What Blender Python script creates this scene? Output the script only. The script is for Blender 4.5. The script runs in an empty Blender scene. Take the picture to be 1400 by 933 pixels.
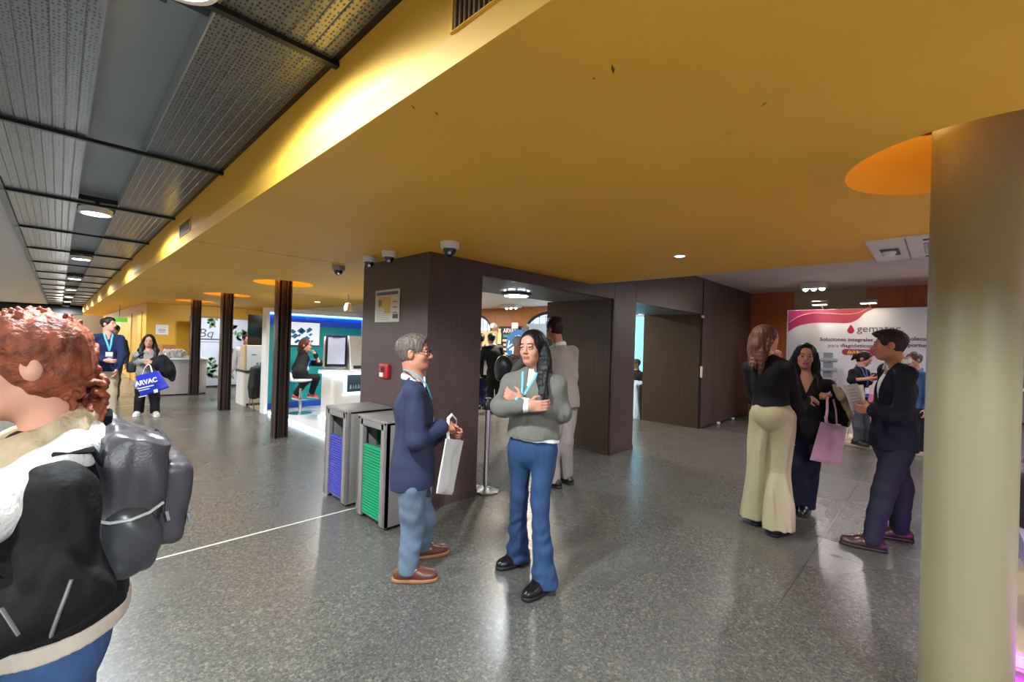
import bpy, bmesh, math, random
import numpy as np
from mathutils import Vector, Matrix
from mathutils.bvhtree import BVHTree
random.seed(7)
S = bpy.context.scene
COL = S.collection
PI = math.pi
# ------------------------------------------------------------------ camera solved from the vanishing points
CX, CY, FPX, CAMH = 700.0, 466.5, 604.0, 1.58
def _ray(px, py): return np.array([px-CX, -(py-CY), -FPX])
_u = _ray(80, 450); _u /= np.linalg.norm(_u)
_v = _ray(1288, 487); _v /= np.linalg.norm(_v)
_s = _u+_v; _d = _u-_v; _s /= np.linalg.norm(_s); _d /= np.linalg.norm(_d)
_U = (_s+_d)/2**.5; _V = (_s-_d)/2**.5
MW = np.array([_V, _U, np.cross(_V, _U)])
def at(px, py, depth=None, x=None, y=None, z=None):
    r = MW@_ray(px, py)
    if depth is not None: t = depth/FPX
    elif x is not None: t = x/r[0]
    elif y is not None: t = y/r[1]
    else: t = (z-CAMH)/r[2]
    p = t*r; p[2] += CAMH
    return p
cam = bpy.data.cameras.new('camera'); camo = bpy.data.objects.new('camera', cam); COL.objects.link(camo)
cam.sensor_width = 36; cam.lens = 36*FPX/1400; cam.clip_start = .05; cam.clip_end = 300
m4 = Matrix(MW.tolist()).to_4x4(); m4.translation = Vector((0, 0, CAMH)); camo.matrix_world = m4
S.camera = camo
# ------------------------------------------------------------------ materials
def lin(c):
    return tuple(((v/255)/12.92 if v/255 <= .04045 else ((v/255+.055)/1.055)**2.4) for v in c)+(1,)
def mat(name, rgb, rough=.6, metal=0, spec=.5, noise=None, bump=None, emit=None, estr=0, coat=0, alpha=None, trans=0):
    m = bpy.data.materials.new(name); m.use_nodes = True
    nt = m.node_tree; b = nt.nodes['Principled BSDF']
    c = lin(rgb)
    b.inputs['Base Color'].default_value = c
    b.inputs['Roughness'].default_value = rough; b.inputs['Metallic'].default_value = metal
    b.inputs['Specular IOR Level'].default_value = spec
    if coat: b.inputs['Coat Weight'].default_value = coat
    if trans: b.inputs['Transmission Weight'].default_value = trans
    if emit: b.inputs['Emission Color'].default_value = lin(emit); b.inputs['Emission Strength'].default_value = estr
    if noise or bump:
        tc = nt.nodes.new('ShaderNodeTexCoord'); mp = nt.nodes.new('ShaderNodeMapping')
        nt.links.new(tc.outputs['Object'], mp.inputs['Vector'])
    if noise:
        sc, amt, stretch = noise
        mp.inputs['Scale'].default_value = stretch
        n = nt.nodes.new('ShaderNodeTexNoise'); n.inputs['Scale'].default_value = sc; n.inputs['Detail'].default_value = 4
        nt.links.new(mp.outputs['Vector'], n.inputs['Vector'])
        rp = nt.nodes.new('ShaderNodeValToRGB')
        rp.color_ramp.elements[0].position = .3; rp.color_ramp.elements[1].position = .7
        rp.color_ramp.elements[0].color = tuple(v*(1-amt) for v in c[:3])+(1,)
        rp.color_ramp.elements[1].color = tuple(min(1, v*(1+amt)) for v in c[:3])+(1,)
        nt.links.new(n.outputs['Fac'], rp.inputs['Fac']); nt.links.new(rp.outputs['Color'], b.inputs['Base Color'])
    if bump:
        bsc, bst = bump
        n2 = nt.nodes.new('ShaderNodeTexNoise'); n2.inputs['Scale'].default_value = bsc; n2.inputs['Detail'].default_value = 3
        nt.links.new(tc.outputs['Object'], n2.inputs['Vector'])
        bp = nt.nodes.new('ShaderNodeBump'); bp.inputs['Strength'].default_value = bst; bp.inputs['Distance'].default_value = .01
        nt.links.new(n2.outputs['Fac'], bp.inputs['Height']); nt.links.new(bp.outputs['Normal'], b.inputs['Normal'])
    return m
_one = (1, 1, 1)
# ------------------------------------------------------------------ mesh builder
class MB:
    def __init__(s): s.v = []; s.f = []; s.mi = []; s.sm = []
    def add(s, vs, fs, mi=0, smooth=False):
        o = len(s.v); s.v += [tuple(map(float, p)) for p in vs]
        for f in fs: s.f.append([i+o for i in f]); s.mi.append(mi); s.sm.append(smooth)
        return s
    def box(s, x0, y0, z0, x1, y1, z1, mi=0, bev=0):
        if bev: return s.bbox(((x0+x1)/2, (y0+y1)/2, (z0+z1)/2), (x1-x0, y1-y0, z1-z0), bev, mi)
        vs = [(x, y, z) for z in (z0, z1) for y in (y0, y1) for x in (x0, x1)]
        return s.add(vs, [(0, 2, 3, 1), (4, 5, 7, 6), (0, 1, 5, 4), (2, 6, 7, 3), (0, 4, 6, 2), (1, 3, 7, 5)], mi)
    def bbox(s, c, d, bev=.005, mi=0, M=None, seg=2):
        bm = bmesh.new(); bmesh.ops.create_cube(bm, size=1)
        for v in bm.verts: v.co = Vector((v.co.x*d[0], v.co.y*d[1], v.co.z*d[2]))
        if bev > 0: bmesh.ops.bevel(bm, geom=bm.edges[:], offset=min(bev, min(d)*.45), segments=seg, affect='EDGES', profile=.5)
        vs = []
        for v in bm.verts:
            p = v.co.copy()
            if M is not None: p = M@p
            vs.append(p+Vector(c))
        fs = [[v.index for v in f.verts] for f in bm.faces]; bm.free()
        return s.add(vs, fs, mi, bev > 0)
    def tube(s, pts, r, n=10, mi=0, cap=True, flat=1.0, up=None):
        pts = [Vector(p) for p in pts]; rs = r if hasattr(r, '__len__') else [r]*len(pts)
        vs = []; fs = []; prev = None
        for i, p in enumerate(pts):
            t = (pts[min(i+1, len(pts)-1)]-pts[max(i-1, 0)]).normalized()
            if up is not None: a = Vector(up) if not isinstance(up, list) else Vector(up[i])
            else: a = prev if prev is not None else (Vector((0, 0, 1)) if abs(t.z) < .9 else Vector((1, 0, 0)))
            b = t.cross(a)
            if b.length < 1e-6: b = t.orthogonal()
            b.normalize(); a = b.cross(t).normalized(); prev = a
            for k in range(n):
                an = 2*PI*k/n
                vs.append(p+b*math.cos(an)*rs[i]+a*math.sin(an)*rs[i]*flat)
        for i in range(len(pts)-1):
            for k in range(n):
                fs.append((i*n+k, i*n+(k+1) % n, (i+1)*n+(k+1) % n, (i+1)*n+k))
        if cap: fs.append(tuple(range(n))[::-1]); fs.append(tuple((len(pts)-1)*n+k for k in range(n)))
        return s.add(vs, fs, mi, True)
    def lathe(s, prof, c=(0, 0, 0), n=32, mi=0, M=None, cap=False):
        vs = []; fs = []; m = len(prof)
        for k in range(n):
            a = 2*PI*k/n
            for r, z in prof:
                p = Vector((r*math.cos(a), r*math.sin(a), z))
                if M is not None: p = M@p
                vs.append(p+Vector(c))
        for k in range(n):
            k2 = (k+1) % n
            for i in range(m-1): fs.append((k*m+i, k2*m+i, k2*m+i+1, k*m+i+1))
        if cap:
            fs.append(tuple(k*m for k in range(n))[::-1]); fs.append(tuple(k*m+m-1 for k in range(n)))
        return s.add(vs, fs, mi, True)
    def prism(s, poly, axis, a0, a1, mi=0, smooth=False):
        """poly in the two other axes (order xyz without axis), extruded along axis"""
        n = len(poly); vs = []
        for a in (a0, a1):
            for (p, q) in poly:
                vs.append({'x': (a, p, q), 'y': (p, a, q), 'z': (p, q, a)}[axis])
        fs = [tuple(range(n)), tuple(range(n, 2*n))[::-1]]+[(i, n+i, n+(i+1) % n, (i+1) % n) for i in range(n)]
        return s.add(vs, fs, mi, smooth)
    def build(s, name, m, parent=None, label=None, kind=None, bevel=0, weld=False):
        me = bpy.data.meshes.new(name); me.from_pydata(s.v, [], s.f); me.update()
        o = bpy.data.objects.new(name, me); COL.objects.link(o)
        for mm in (m if isinstance(m, (list, tuple)) else [m]): me.materials.append(mm)
        me.polygons.foreach_set('material_index', s.mi); me.polygons.foreach_set('use_smooth', s.sm)
        bm = bmesh.new(); bm.from_mesh(me)
        if weld: bmesh.ops.remove_doubles(bm, verts=bm.verts, dist=1e-5)
        bmesh.ops.recalc_face_normals(bm, faces=bm.faces)
        if bevel: bmesh.ops.bevel(bm, geom=bm.edges[:], offset=bevel, segments=2, affect='EDGES')
        bm.to_mesh(me); bm.free()
        if any(s.sm):
            try: me.set_sharp_from_angle(angle=R(38))
            except Exception: pass
        put(o, parent)
        if label: o['label'] = label
        if kind: o['kind'] = kind
        return o
def R(d): return d*PI/180
WM = {}
def put(o, parent):
    if parent is not None:
        o.parent = parent
        o.matrix_parent_inverse = WM.get(parent.name, Matrix()).inverted() if not parent.get('_local') else Matrix()
        WM[o.name] = Matrix()
def thing(name, label, cat, loc=(0, 0, 0), rz=0, group=None, local=False):
    o = bpy.data.objects.new(name, None); COL.objects.link(o); o.empty_display_size = .1
    o.location = loc; o.rotation_euler = (0, 0, rz)
    WM[o.name] = Matrix.Translation(Vector(loc))@Matrix.Rotation(rz, 4, 'Z')
    if local: LOCAL.add(o.name)
    return tag(o, label, cat, group)
LOCAL = set()
def put(o, parent):
    if parent is not None:
        o.parent = parent
        o.matrix_parent_inverse = Matrix() if parent.name in LOCAL else WM.get(parent.name, Matrix()).inverted()
        if parent.name in LOCAL: LOCAL.add(o.name)
def tag(o, label, cat, group=None):
    o['label'] = label; o['category'] = cat
    if group: o['group'] = group
    return o
def struct(name, mb, m, parent=None, **k):
    o = mb.build(name, m, parent, **k)
    if parent is None: o['kind'] = 'structure'
    return o
def copy_tree(o, parent=None):
    c = o.copy(); COL.objects.link(c)
    if parent is not None: c.parent = parent
    for ch in list(o.children): copy_tree(ch, c)
    return c
def text(s, name, m, parent, org, xa, ya, size, depth=.003, bold=False, align='LEFT', shear=0, sx=1.0):
    cu = bpy.data.curves.new('t', 'FONT'); cu.body = s; cu.size = size; cu.extrude = depth/2; cu.align_x = align; cu.shear = shear
    cu.resolution_u = 3
    if bold: cu.offset = size*.022
    t = bpy.data.objects.new('t', cu); COL.objects.link(t)
    bpy.context.view_layer.update()
    me = bpy.data.meshes.new_from_object(t.evaluated_get(bpy.context.evaluated_depsgraph_get()))
    bpy.data.objects.remove(t)
    xa = Vector(xa).normalized(); ya = Vector(ya).normalized(); za = xa.cross(ya)
    M = Matrix((xa*sx, ya, za)).transposed().to_4x4(); M.translation = Vector(org)
    me.transform(M); me.name = name
    me.materials.clear(); me.materials.append(m)
    o = bpy.data.objects.new(name, me); COL.objects.link(o); put(o, parent)
    return o
# ------------------------------------------------------------------ signed-distance modelling for bodies and cloth
def N(v): v = np.asarray(v, float); return v/(np.linalg.norm(v)+1e-12)
def A(*v): return np.array(v, float)
class SDF:
    def __init__(s, lo, hi, v):
        s.v = v; s.lo = np.asarray(lo, float)-3*v
        s.n = np.ceil((np.asarray(hi, float)+3*v-s.lo)/v).astype(int)+1
        s.a = np.full(s.n, .6, np.float32)
    def sub(s, lo, hi):
        i0 = np.clip(np.floor((np.asarray(lo)-s.lo)/s.v).astype(int), 0, s.n); i1 = np.clip(np.ceil((np.asarray(hi)-s.lo)/s.v).astype(int)+1, 0, s.n)
        sl = tuple(slice(a, b) for a, b in zip(i0, i1))
        ax = [(s.lo[k]+s.v*np.arange(i0[k], i1[k])).astype(np.float32) for k in range(3)]
        return sl, ax[0][:, None, None], ax[1][None, :, None], ax[2][None, None, :]
    def comb(s, sl, d, k, op):
        cur = s.a[sl]
        if cur.size == 0: return
        d = np.broadcast_to(d, cur.shape)
        if op == 'u':
            r = np.minimum(cur, d)
            if k > 0: h = np.maximum(k-np.abs(cur-d), 0); r = r-h*h/(4*k)
        elif op == 's':
            r = np.maximum(cur, -d)
            if k > 0: h = np.maximum(k-np.abs(cur+d), 0); r = r+h*h/(4*k)
        s.a[sl] = r
    def cone(s, a, b, ra, rb=None, k=.02, op='u'):
        a = np.asarray(a, float); b = np.asarray(b, float); rb = ra if rb is None else rb
        pad = max(ra, rb)+k+3*s.v
        sl, x, y, z = s.sub(np.minimum(a, b)-pad, np.maximum(a, b)+pad)
        ba = b-a; L = max(float(ba@ba), 1e-9)
        px, py, pz = x-a[0], y-a[1], z-a[2]
        t = np.clip((px*ba[0]+py*ba[1]+pz*ba[2])/L, 0, 1)
        d = np.sqrt((px-t*ba[0])**2+(py-t*ba[1])**2+(pz-t*ba[2])**2)-(ra+(rb-ra)*t)
        s.comb(sl, d, k, op); return s
    def chain(s, pts, rs, k=.02):
        for i in range(len(pts)-1): s.cone(pts[i], pts[i+1], rs[i], rs[i+1], k)
        return s
    def ell(s, c, r, F=None, k=.03, op='u'):
        """F rows = local axes"""
        c = np.asarray(c, float); r = np.asarray(r, float); pad = max(r)+k+3*s.v
        sl, x, y, z = s.sub(c-pad, c+pad); x = x-c[0]; y = y-c[1]; z = z-c[2]
        F = np.eye(3) if F is None else np.asarray(F)
        q = [F[i][0]*x+F[i][1]*y+F[i][2]*z for i in range(3)]
        k0 = np.sqrt(sum((q[i]/r[i])**2 for i in range(3))); k1 = np.sqrt(sum((q[i]/r[i]**2)**2 for i in range(3)))
        d = k0*(k0-1)/np.maximum(k1, 1e-6)
        s.comb(sl, d, k, op); return s
    def box(s, c, h, F=None, rnd=.01, k=.01, op='u'):
        c = np.asarray(c, float); h = np.asarray(h, float); pad = float(np.linalg.norm(h))+k+3*s.v
        sl, x, y, z = s.sub(c-pad, c+pad); x = x-c[0]; y = y-c[1]; z = z-c[2]
        F = np.eye(3) if F is None else np.asarray(F)
        q = [np.abs(F[i][0]*x+F[i][1]*y+F[i][2]*z)-(h[i]-rnd) for i in range(3)]
        d = np.sqrt(sum(np.maximum(v, 0)**2 for v in q))+np.minimum(np.maximum(np.maximum(q[0], q[1]), q[2]), 0)-rnd
        s.comb(sl, d, k, op); return s
    def plane(s, p, n):
        n = N(n); sl, x, y, z = s.sub(s.lo, s.lo+s.n*s.v)
        s.a = np.maximum(s.a, ((x-p[0])*n[0]+(y-p[1])*n[1]+(z-p[2])*n[2]).astype(np.float32)); return s
    def full(s): return s.sub(s.lo, s.lo+s.n*s.v)[1:]
    def folds(s, amp, fr=(9, 9, 22), seed=0, lo=None, hi=None, warp=.5):
        rr = random.Random(seed); ph = [rr.uniform(0, 6.28) for _ in range(9)]
        sl, x, y, z = s.sub(s.lo if lo is None else lo, s.lo+s.n*s.v if hi is None else hi)
        if s.a[sl].size == 0: return s
        w = warp*np.sin(x*fr[0]*1.7+ph[0])+warp*np.sin(y*fr[1]*1.9+ph[1])+warp*np.sin(z*fr[2]*.4+ph[2])
        f = np.sin(x*fr[0]+y*fr[1]*.6+z*fr[2]+2*w+ph[3])*.6+np.sin(-x*fr[0]*1.4+y*fr[1]+z*fr[2]*.8+2.5*w+ph[4])*.4
        wgt = 1.0
        if lo is not None:
            for ax_, q in zip((x, y, z), lo):
                if abs(q) < 90: wgt = wgt*np.clip((ax_-q)/.16, 0, 1)
        if hi is not None:
            for ax_, q in zip((x, y, z), hi):
                if abs(q) < 90: wgt = wgt*np.clip((q-ax_)/.16, 0, 1)
        s.a[sl] += (amp*f*wgt).astype(np.float32); return s
    def mesh(s, name, m, parent=None, label=None, matfn=None):
        Aa = s.a; sg = Aa < 0
        nx, ny, nz = Aa.shape
        cs = np.zeros((nx-1, ny-1, nz-1), np.uint8)
        offs = [(i, j, k) for i in (0, 1) for j in (0, 1) for k in (0, 1)]
        for (i, j, k) in offs: cs += sg[i:nx-1+i, j:ny-1+j, k:nz-1+k]
        I, J, K = np.nonzero((cs > 0) & (cs < 8)); n = len(I)
        if n == 0: return None
        val = np.stack([Aa[I+i, J+j, K+k] for (i, j, k) in offs], 1)
        acc = np.zeros((n, 3)); cnt = np.zeros(n)
        for p in range(8):
            for ax in range(3):
                o = list(offs[p])
                if o[ax] == 1: continue
                o[ax] = 1; q = offs.index(tuple(o))
                a, b = val[:, p], val[:, q]; cr = (a < 0) != (b < 0)
                t = np.where(cr, a/np.where(np.abs(a-b) < 1e-9, 1, a-b), 0)
                pt = np.array(offs[p], float)[None, :].repeat(n, 0); pt[:, ax] += t
                acc += pt*cr[:, None]; cnt += cr
        V = acc/cnt[:, None]+np.stack([I, J, K], 1); V = V*s.v+s.lo
        idx = np.full(cs.shape, -1, np.int32); idx[I, J, K] = np.arange(n)
        F = []
        for ax in range(3):
            a1, a2 = [(1, 2), (2, 0), (0, 1)][ax]
            s0 = [slice(None)]*3; s1 = [slice(None)]*3; s0[ax] = slice(0, -1); s1[ax] = slice(1, None)
            A0 = sg[tuple(s0)]; A1 = sg[tuple(s1)]
            E = np.stack(np.nonzero(A0 != A1), 1)
            ok = (E[:, a1] > 0) & (E[:, a2] > 0) & (E[:, a1] < Aa.shape[a1]-1) & (E[:, a2] < Aa.shape[a2]-1); E = E[ok]
            ins = A0[E[:, 0], E[:, 1], E[:, 2]]
            def g(d1, d2):
                e = E.copy(); e[:, a1] -= d1; e[:, a2] -= d2; return idx[e[:, 0], e[:, 1], e[:, 2]]
            q = np.stack([g(0, 0), g(1, 0), g(1, 1), g(0, 1)], 1)
            q[~ins] = q[~ins][:, ::-1]
            F.append(q)
        F = np.concatenate(F); F = F[(F >= 0).all(1)]
        # keep the largest pieces only
        me = bpy.data.meshes.new(name)
        me.vertices.add(n); me.vertices.foreach_set('co', V.astype(np.float32).ravel())
        me.loops.add(F.size); me.loops.foreach_set('vertex_index', F.astype(np.int32).ravel())
        me.polygons.add(len(F)); me.polygons.foreach_set('loop_start', np.arange(0, F.size, 4, dtype=np.int32))
        try: me.polygons.foreach_set('loop_total', np.full(len(F), 4, np.int32))
        except Exception: pass
        me.polygons.foreach_set('use_smooth', np.ones(len(F), bool))
        for mm in (m if isinstance(m, (list, tuple)) else [m]): me.materials.append(mm)
        if matfn is not None:
            me.polygons.foreach_set('material_index', matfn(V[F].mean(1)).astype(np.int32))
        me.update(calc_edges=True); me.validate()
        o = bpy.data.objects.new(name, me); COL.objects.link(o); put(o, parent)
        if label: o['label'] = label
        s.V = V; s.Fq = F
        return o
    def bvh(s): return BVHTree.FromPolygons([tuple(v) for v in s.V], [tuple(f) for f in s.Fq.tolist()])
# ------------------------------------------------------------------ materials of the place
M = {}
def terrazzo():
    m = bpy.data.materials.new('terrazzo'); m.use_nodes = True; nt = m.node_tree; b = nt.nodes['Principled BSDF']; L = nt.links.new
    tc = nt.nodes.new('ShaderNodeTexCoord')
    def vor(sc, cols):
        v = nt.nodes.new('ShaderNodeTexVoronoi'); v.inputs['Scale'].default_value = sc; L(tc.outputs['Object'], v.inputs['Vector'])
        r = nt.nodes.new('ShaderNodeValToRGB'); r.color_ramp.interpolation = 'CONSTANT'
        el = r.color_ramp.elements
        while len(el) < len(cols): el.new(.5)
        for e, (p, c) in zip(el, cols): e.position = p; e.color = lin(c)
        sp = nt.nodes.new('ShaderNodeSeparateColor'); L(v.outputs['Color'], sp.inputs['Color']); L(sp.outputs[0], r.inputs['Fac']); return r
    a = vor(70, [(0, (84, 86, 84)), (.3, (98, 99, 95)), (.55, (110, 110, 105)), (.8, (124, 122, 114)), (.94, (148, 142, 130))])
    c = vor(150, [(0, (78, 80, 78)), (.4, (100, 100, 97)), (.75, (116, 115, 109)), (.95, (146, 141, 130))])
    mx = nt.nodes.new('ShaderNodeMix'); mx.data_type = 'RGBA'; mx.inputs[0].default_value = .5
    L(a.outputs['Color'], mx.inputs[6]); L(c.outputs['Color'], mx.inputs[7])
    n = nt.nodes.new('ShaderNodeTexNoise'); n.inputs['Scale'].default_value = .8; L(tc.outputs['Object'], n.inputs['Vector'])
    mr = nt.nodes.new('ShaderNodeMapRange'); mr.inputs[3].default_value = .22; mr.inputs[4].default_value = .32; L(n.outputs['Fac'], mr.inputs[0])
    dk = nt.nodes.new('ShaderNodeMix'); dk.data_type = 'RGBA'; dk.blend_type = 'MULTIPLY'; dk.inputs[0].default_value = 1; dk.inputs[7].default_value = (.70, .695, .68, 1)
    L(mx.outputs[2], dk.inputs[6]); L(dk.outputs[2], b.inputs['Base Color']); L(mr.outputs[0], b.inputs['Roughness'])
    b.inputs['Specular IOR Level'].default_value = .5
    return m
def perforated():
    m = bpy.data.materials.new('perforated_metal'); m.use_nodes = True; nt = m.node_tree; b = nt.nodes['Principled BSDF']; L = nt.links.new
    tc = nt.nodes.new('ShaderNodeTexCoord'); mp = nt.nodes.new('ShaderNodeMapping'); mp.inputs['Scale'].default_value = (1, .55, 1)
    L(tc.outputs['Object'], mp.inputs['Vector'])
    v = nt.nodes.new('ShaderNodeTexVoronoi'); v.inputs['Scale'].default_value = 70; v.inputs['Randomness'].default_value = .35; L(mp.outputs['Vector'], v.inputs['Vector'])
    r = nt.nodes.new('ShaderNodeValToRGB'); r.color_ramp.elements[0].position = .26; r.color_ramp.elements[1].position = .32
    r.color_ramp.elements[0].color = lin((34, 35, 38)); r.color_ramp.elements[1].color = lin((104, 109, 114)); L(v.outputs['Distance'], r.inputs['Fac'])
    L(r.outputs['Color'], b.inputs['Base Color']); b.inputs['Metallic'].default_value = .5; b.inputs['Roughness'].default_value = .3
    return m
M['floor'] = terrazzo(); M['perf'] = perforated()
M['yellow'] = mat('yellow_paint', (236, 182, 62), .62, bump=(60, .05), noise=(1.2, .05, _one))
M['yellow_wall'] = mat('yellow_wall_paint', (214, 164, 40), .55)
M['yellow_door'] = mat('pale_yellow_door', (204, 156, 50), .5)
M['cream'] = mat('cream_paint', (134, 126, 98), .45, noise=(1.5, .04, _one))
M['white_ceiling'] = mat('white_ceiling', (206, 200, 202), .8)
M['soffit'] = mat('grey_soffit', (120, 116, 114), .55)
M['laminate'] = mat('dark_wood_laminate', (76, 60, 59), .42, noise=(6, .16, (9, 9, .35)), spec=.45)
M['laminate_reveal'] = mat('brown_wood_laminate', (66, 52, 40), .45, noise=(6, .2, (9, 9, .35)), spec=.4)
M['orange_wood'] = mat('orange_wood_panel', (158, 88, 42), .4, noise=(5, .14, (8, 8, .4)))
M['beige'] = mat('beige_wall', (150, 132, 108), .7)
M['hall_wood'] = mat('hall_wood_panel', (176, 108, 56), .45, noise=(5, .14, (8, 8, .4)))
M['plinth'] = mat('brown_plinth', (70, 56, 52), .4)
M['dark'] = mat('black_paint', (16, 17, 19), .45)
M['blackmatte'] = mat('matt_black', (10, 10, 11), .8)
M['steel_brown'] = mat('brown_steel', (66, 50, 44), .36, metal=.3)
M['channel'] = mat('grey_channel', (140, 150, 158), .5, metal=.2)
M['tbar'] = mat('dark_tbar', (26, 28, 30), .4, metal=.4)
M['white'] = mat('white_laminate', (226, 226, 226), .4)
M['whiteplastic'] = mat('white_plastic', (216, 214, 212), .4)
M['greywall'] = mat('grey_wall', (168, 160, 146), .8)
M['inlay'] = mat('pale_floor_strip', (196, 192, 180), .35)
M['joint'] = mat('dark_floor_joint', (62, 60, 58), .4)
M['chrome'] = mat('chrome', (210, 212, 214), .18, metal=1)
M['steel'] = mat('brushed_steel', (150, 152, 154), .35, metal=1)
M['lamp'] = mat('lamp_glow', (255, 255, 255), .5, emit=(235, 244, 255), estr=14)
M['lampwarm'] = mat('warm_lamp_glow', (255, 255, 255), .5, emit=(255, 236, 205), estr=14)
M['led'] = mat('led_strip', (255, 255, 255), .5, emit=(205, 232, 255), estr=2.2)
M['ledblue'] = mat('blue_led_strip', (120, 190, 255), .5, emit=(90, 170, 255), estr=4)
M['ledpurple'] = mat('purple_led_strip', (255, 120, 255), .5, emit=(220, 60, 255), estr=4)
WY = 3.40; WB = 4.65; ZC = 2.40; ZL = 2.26; ZH = 2.97
# ------------------------------------------------------------------ floor
struct('floor', MB().box(-8, -6, -.12, 18, 46, 0), M['floor'])
struct('floor_strip', MB().box(-2.5, 3.872, .0, 2.36, 3.892, .0012).box(-2.5, 12.3, 0, 1.6, 12.32, .0012), M['inlay'])
struct('floor_joint', MB().box(3.2, .695, 0, 9.4, .703, .001).box(4.25, -2, 0, 4.258, .6, .001).box(3.05, 4.1, 0, 5.5, 4.108, .001), M['joint'])
# ------------------------------------------------------------------ yellow ceiling slab with round coves
def slab(name, outer, holes, z0, th, m):
    cu = bpy.data.curves.new(name, 'CURVE'); cu.dimensions = '2D'; cu.fill_mode = 'BOTH'; cu.extrude = th/2
    def poly(pts):
        sp = cu.splines.new('POLY'); sp.points.add(len(pts)-1); sp.use_cyclic_u = True
        for p, q in zip(sp.points, pts): p.co = (q[0], q[1], 0, 1)
    poly(outer)
    for (cx, cy, r) in holes: poly([(cx+r*math.cos(2*PI*k/72), cy+r*math.sin(2*PI*k/72)) for k in range(72)])
    t = bpy.data.objects.new('t', cu); COL.objects.link(t); t.location = (0, 0, z0+th/2)
    bpy.context.view_layer.update()
    me = bpy.data.meshes.new_from_object(t.evaluated_get(bpy.context.evaluated_depsgraph_get()))
    me.transform(Matrix.Translation((0, 0, z0+th/2))); bpy.data.objects.remove(t); me.name = name
    me.materials.clear(); me.materials.append(m)
    o = bpy.data.objects.new(name, me); COL.objects.link(o); o['kind'] = 'structure'; return o
COLS = [(2.64, -.1, .45), (2.44, 7.39, .42), (2.44, 10.7, .42), (2.44, 13.66, .42)]
slab('ceiling', [(.80, -5), (4.95, -5), (4.95, 3.42), (3.0, 3.42), (3.0, 4.66), (3.9, 4.66), (5.1, 10.4), (5.1, 16.1), (1.72, 16.1), (1.72, 34), (.80, 34)], COLS, ZC, .09, M['yellow'])
struct('ceiling_cove', MB().box(.8, -5, 2.80, 4.95, 3.4, 2.86).box(.8, 3.4, 2.80, 3.0, 34, 2.86).box(3.0, 4.66, 2.8, 5.1, 16.1, 2.86), M['yellow'])
for i, (cx, cy, r) in enumerate(COLS):
    struct('ceiling_cove', MB().lathe([(r, ZC+.085), (r+.002, ZC+.3)], (cx, cy, 0), 64), M['yellow'])
# edge beam of the corridor: chamfered lip and tall fascia
struct('trim_1', MB().prism([(.80, ZC), (.80, 2.90), (.772, 2.90), (.772, 2.462)], 'y', -5, 34), M['yellow'])
# scuff marks on the yellow slab
mb = MB()
for (px, py, a_, l_, w_) in ((838, 94, .4, .05, .010), (1045, 142, .9, .04, .006), (565, 146, .6, .035, .006), (597, 155, .5, .03, .008), (812, 107, .3, .01, .008), (1000, 180, .9, .12, .0015)):
    p = at(px, py, z=ZC); c_, s_ = math.cos(a_), math.sin(a_)
    mb.add([(p[0]+u*c_-v*s_, p[1]+u*s_+v*c_, ZC-.0008) for u, v in ((-l_/2, 0), (0, w_/2), (l_/2, w_*.2), (l_*.1, -w_/2))], [(0, 1, 2, 3)])
struct('ceiling_scuff', mb, mat('scuff', (96, 70, 34), .8))
# thin seams of the slab
struct('trim_2', MB().box(.81, 4.78, ZC-.0012, 2.3, 4.786, ZC+.001).box(.81, 9.0, ZC-.0012, 4.6, 9.006, ZC+.001), mat('seam', (120, 96, 40), .7))
# ------------------------------------------------------------------ corridor metal ceiling
yb = [1.795-1.81*k for k in range(1, 4)][::-1]+[1.795+1.81*k for k in range(0, 17)]
XL, XR = -.36, .772
PW = mat('rib_metal', (96, 96, 98), .36, metal=.5)
for x0, x1, nm in ((XL+.03, .089, 0), (.35, XR-.03, 1)):
    mb = MB(); n = 9; w = (x1-x0)/n
    for i in range(n):
        a = x0+i*w
        mb.prism([(a, 2.7035), (a+w*.08, 2.701), (a+w*.92, 2.701), (a+w, 2.7035), (a+w, 2.745), (a, 2.745)], 'y', -5, 31.2)
    struct('ceiling_panel', mb, M['perf'])
mb = MB().box(XL-.02, -5, 2.685, XL+.03, 31.2, 2.785).box(XR-.03, -5, 2.71, XR+.02, 31.2, 2.785)
struct('trim_3', mb, M['tbar'])
struct('ceiling_channel', MB().box(.074, -5, 2.79, .365, 31.2, 2.825).box(.083, -5, 2.70, .090, 31.2, 2.795).box(.349, -5, 2.70, .356, 31.2, 2.795).box(XL, -5, 2.835, XR, 34, 2.87), M['channel'])
for y in yb:
    struct('ceiling_beam', MB().box(XL, y-.015, 2.682, XR, y+.015, 2.703), M['tbar'])
struct('ceiling_left', MB().box(-5, -5, 2.705, XL-.01, 34, 2.765), M['white_ceiling'])
struct('beam_end', MB().box(-2.2, 29.6, 2.3, .80, 31.2, 2.64).box(-2.2, 31.2, 2.42, 0.8, 34, 2.5), M['dark'])
struct('wall_left', MB().box(-5.1, -5, 0, -5, 34, 2.75), M['greywall'])
struct('wall_end', MB().box(-5, 34, 0, 1.75, 34.1, 2.7), M['greywall'])
struct('pillar_left', MB().box(-1.02, 9.6, 0, -.78, 9.85, 2.66, bev=.01), mat('pale_green_column', (150, 168, 162), .5))
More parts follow.
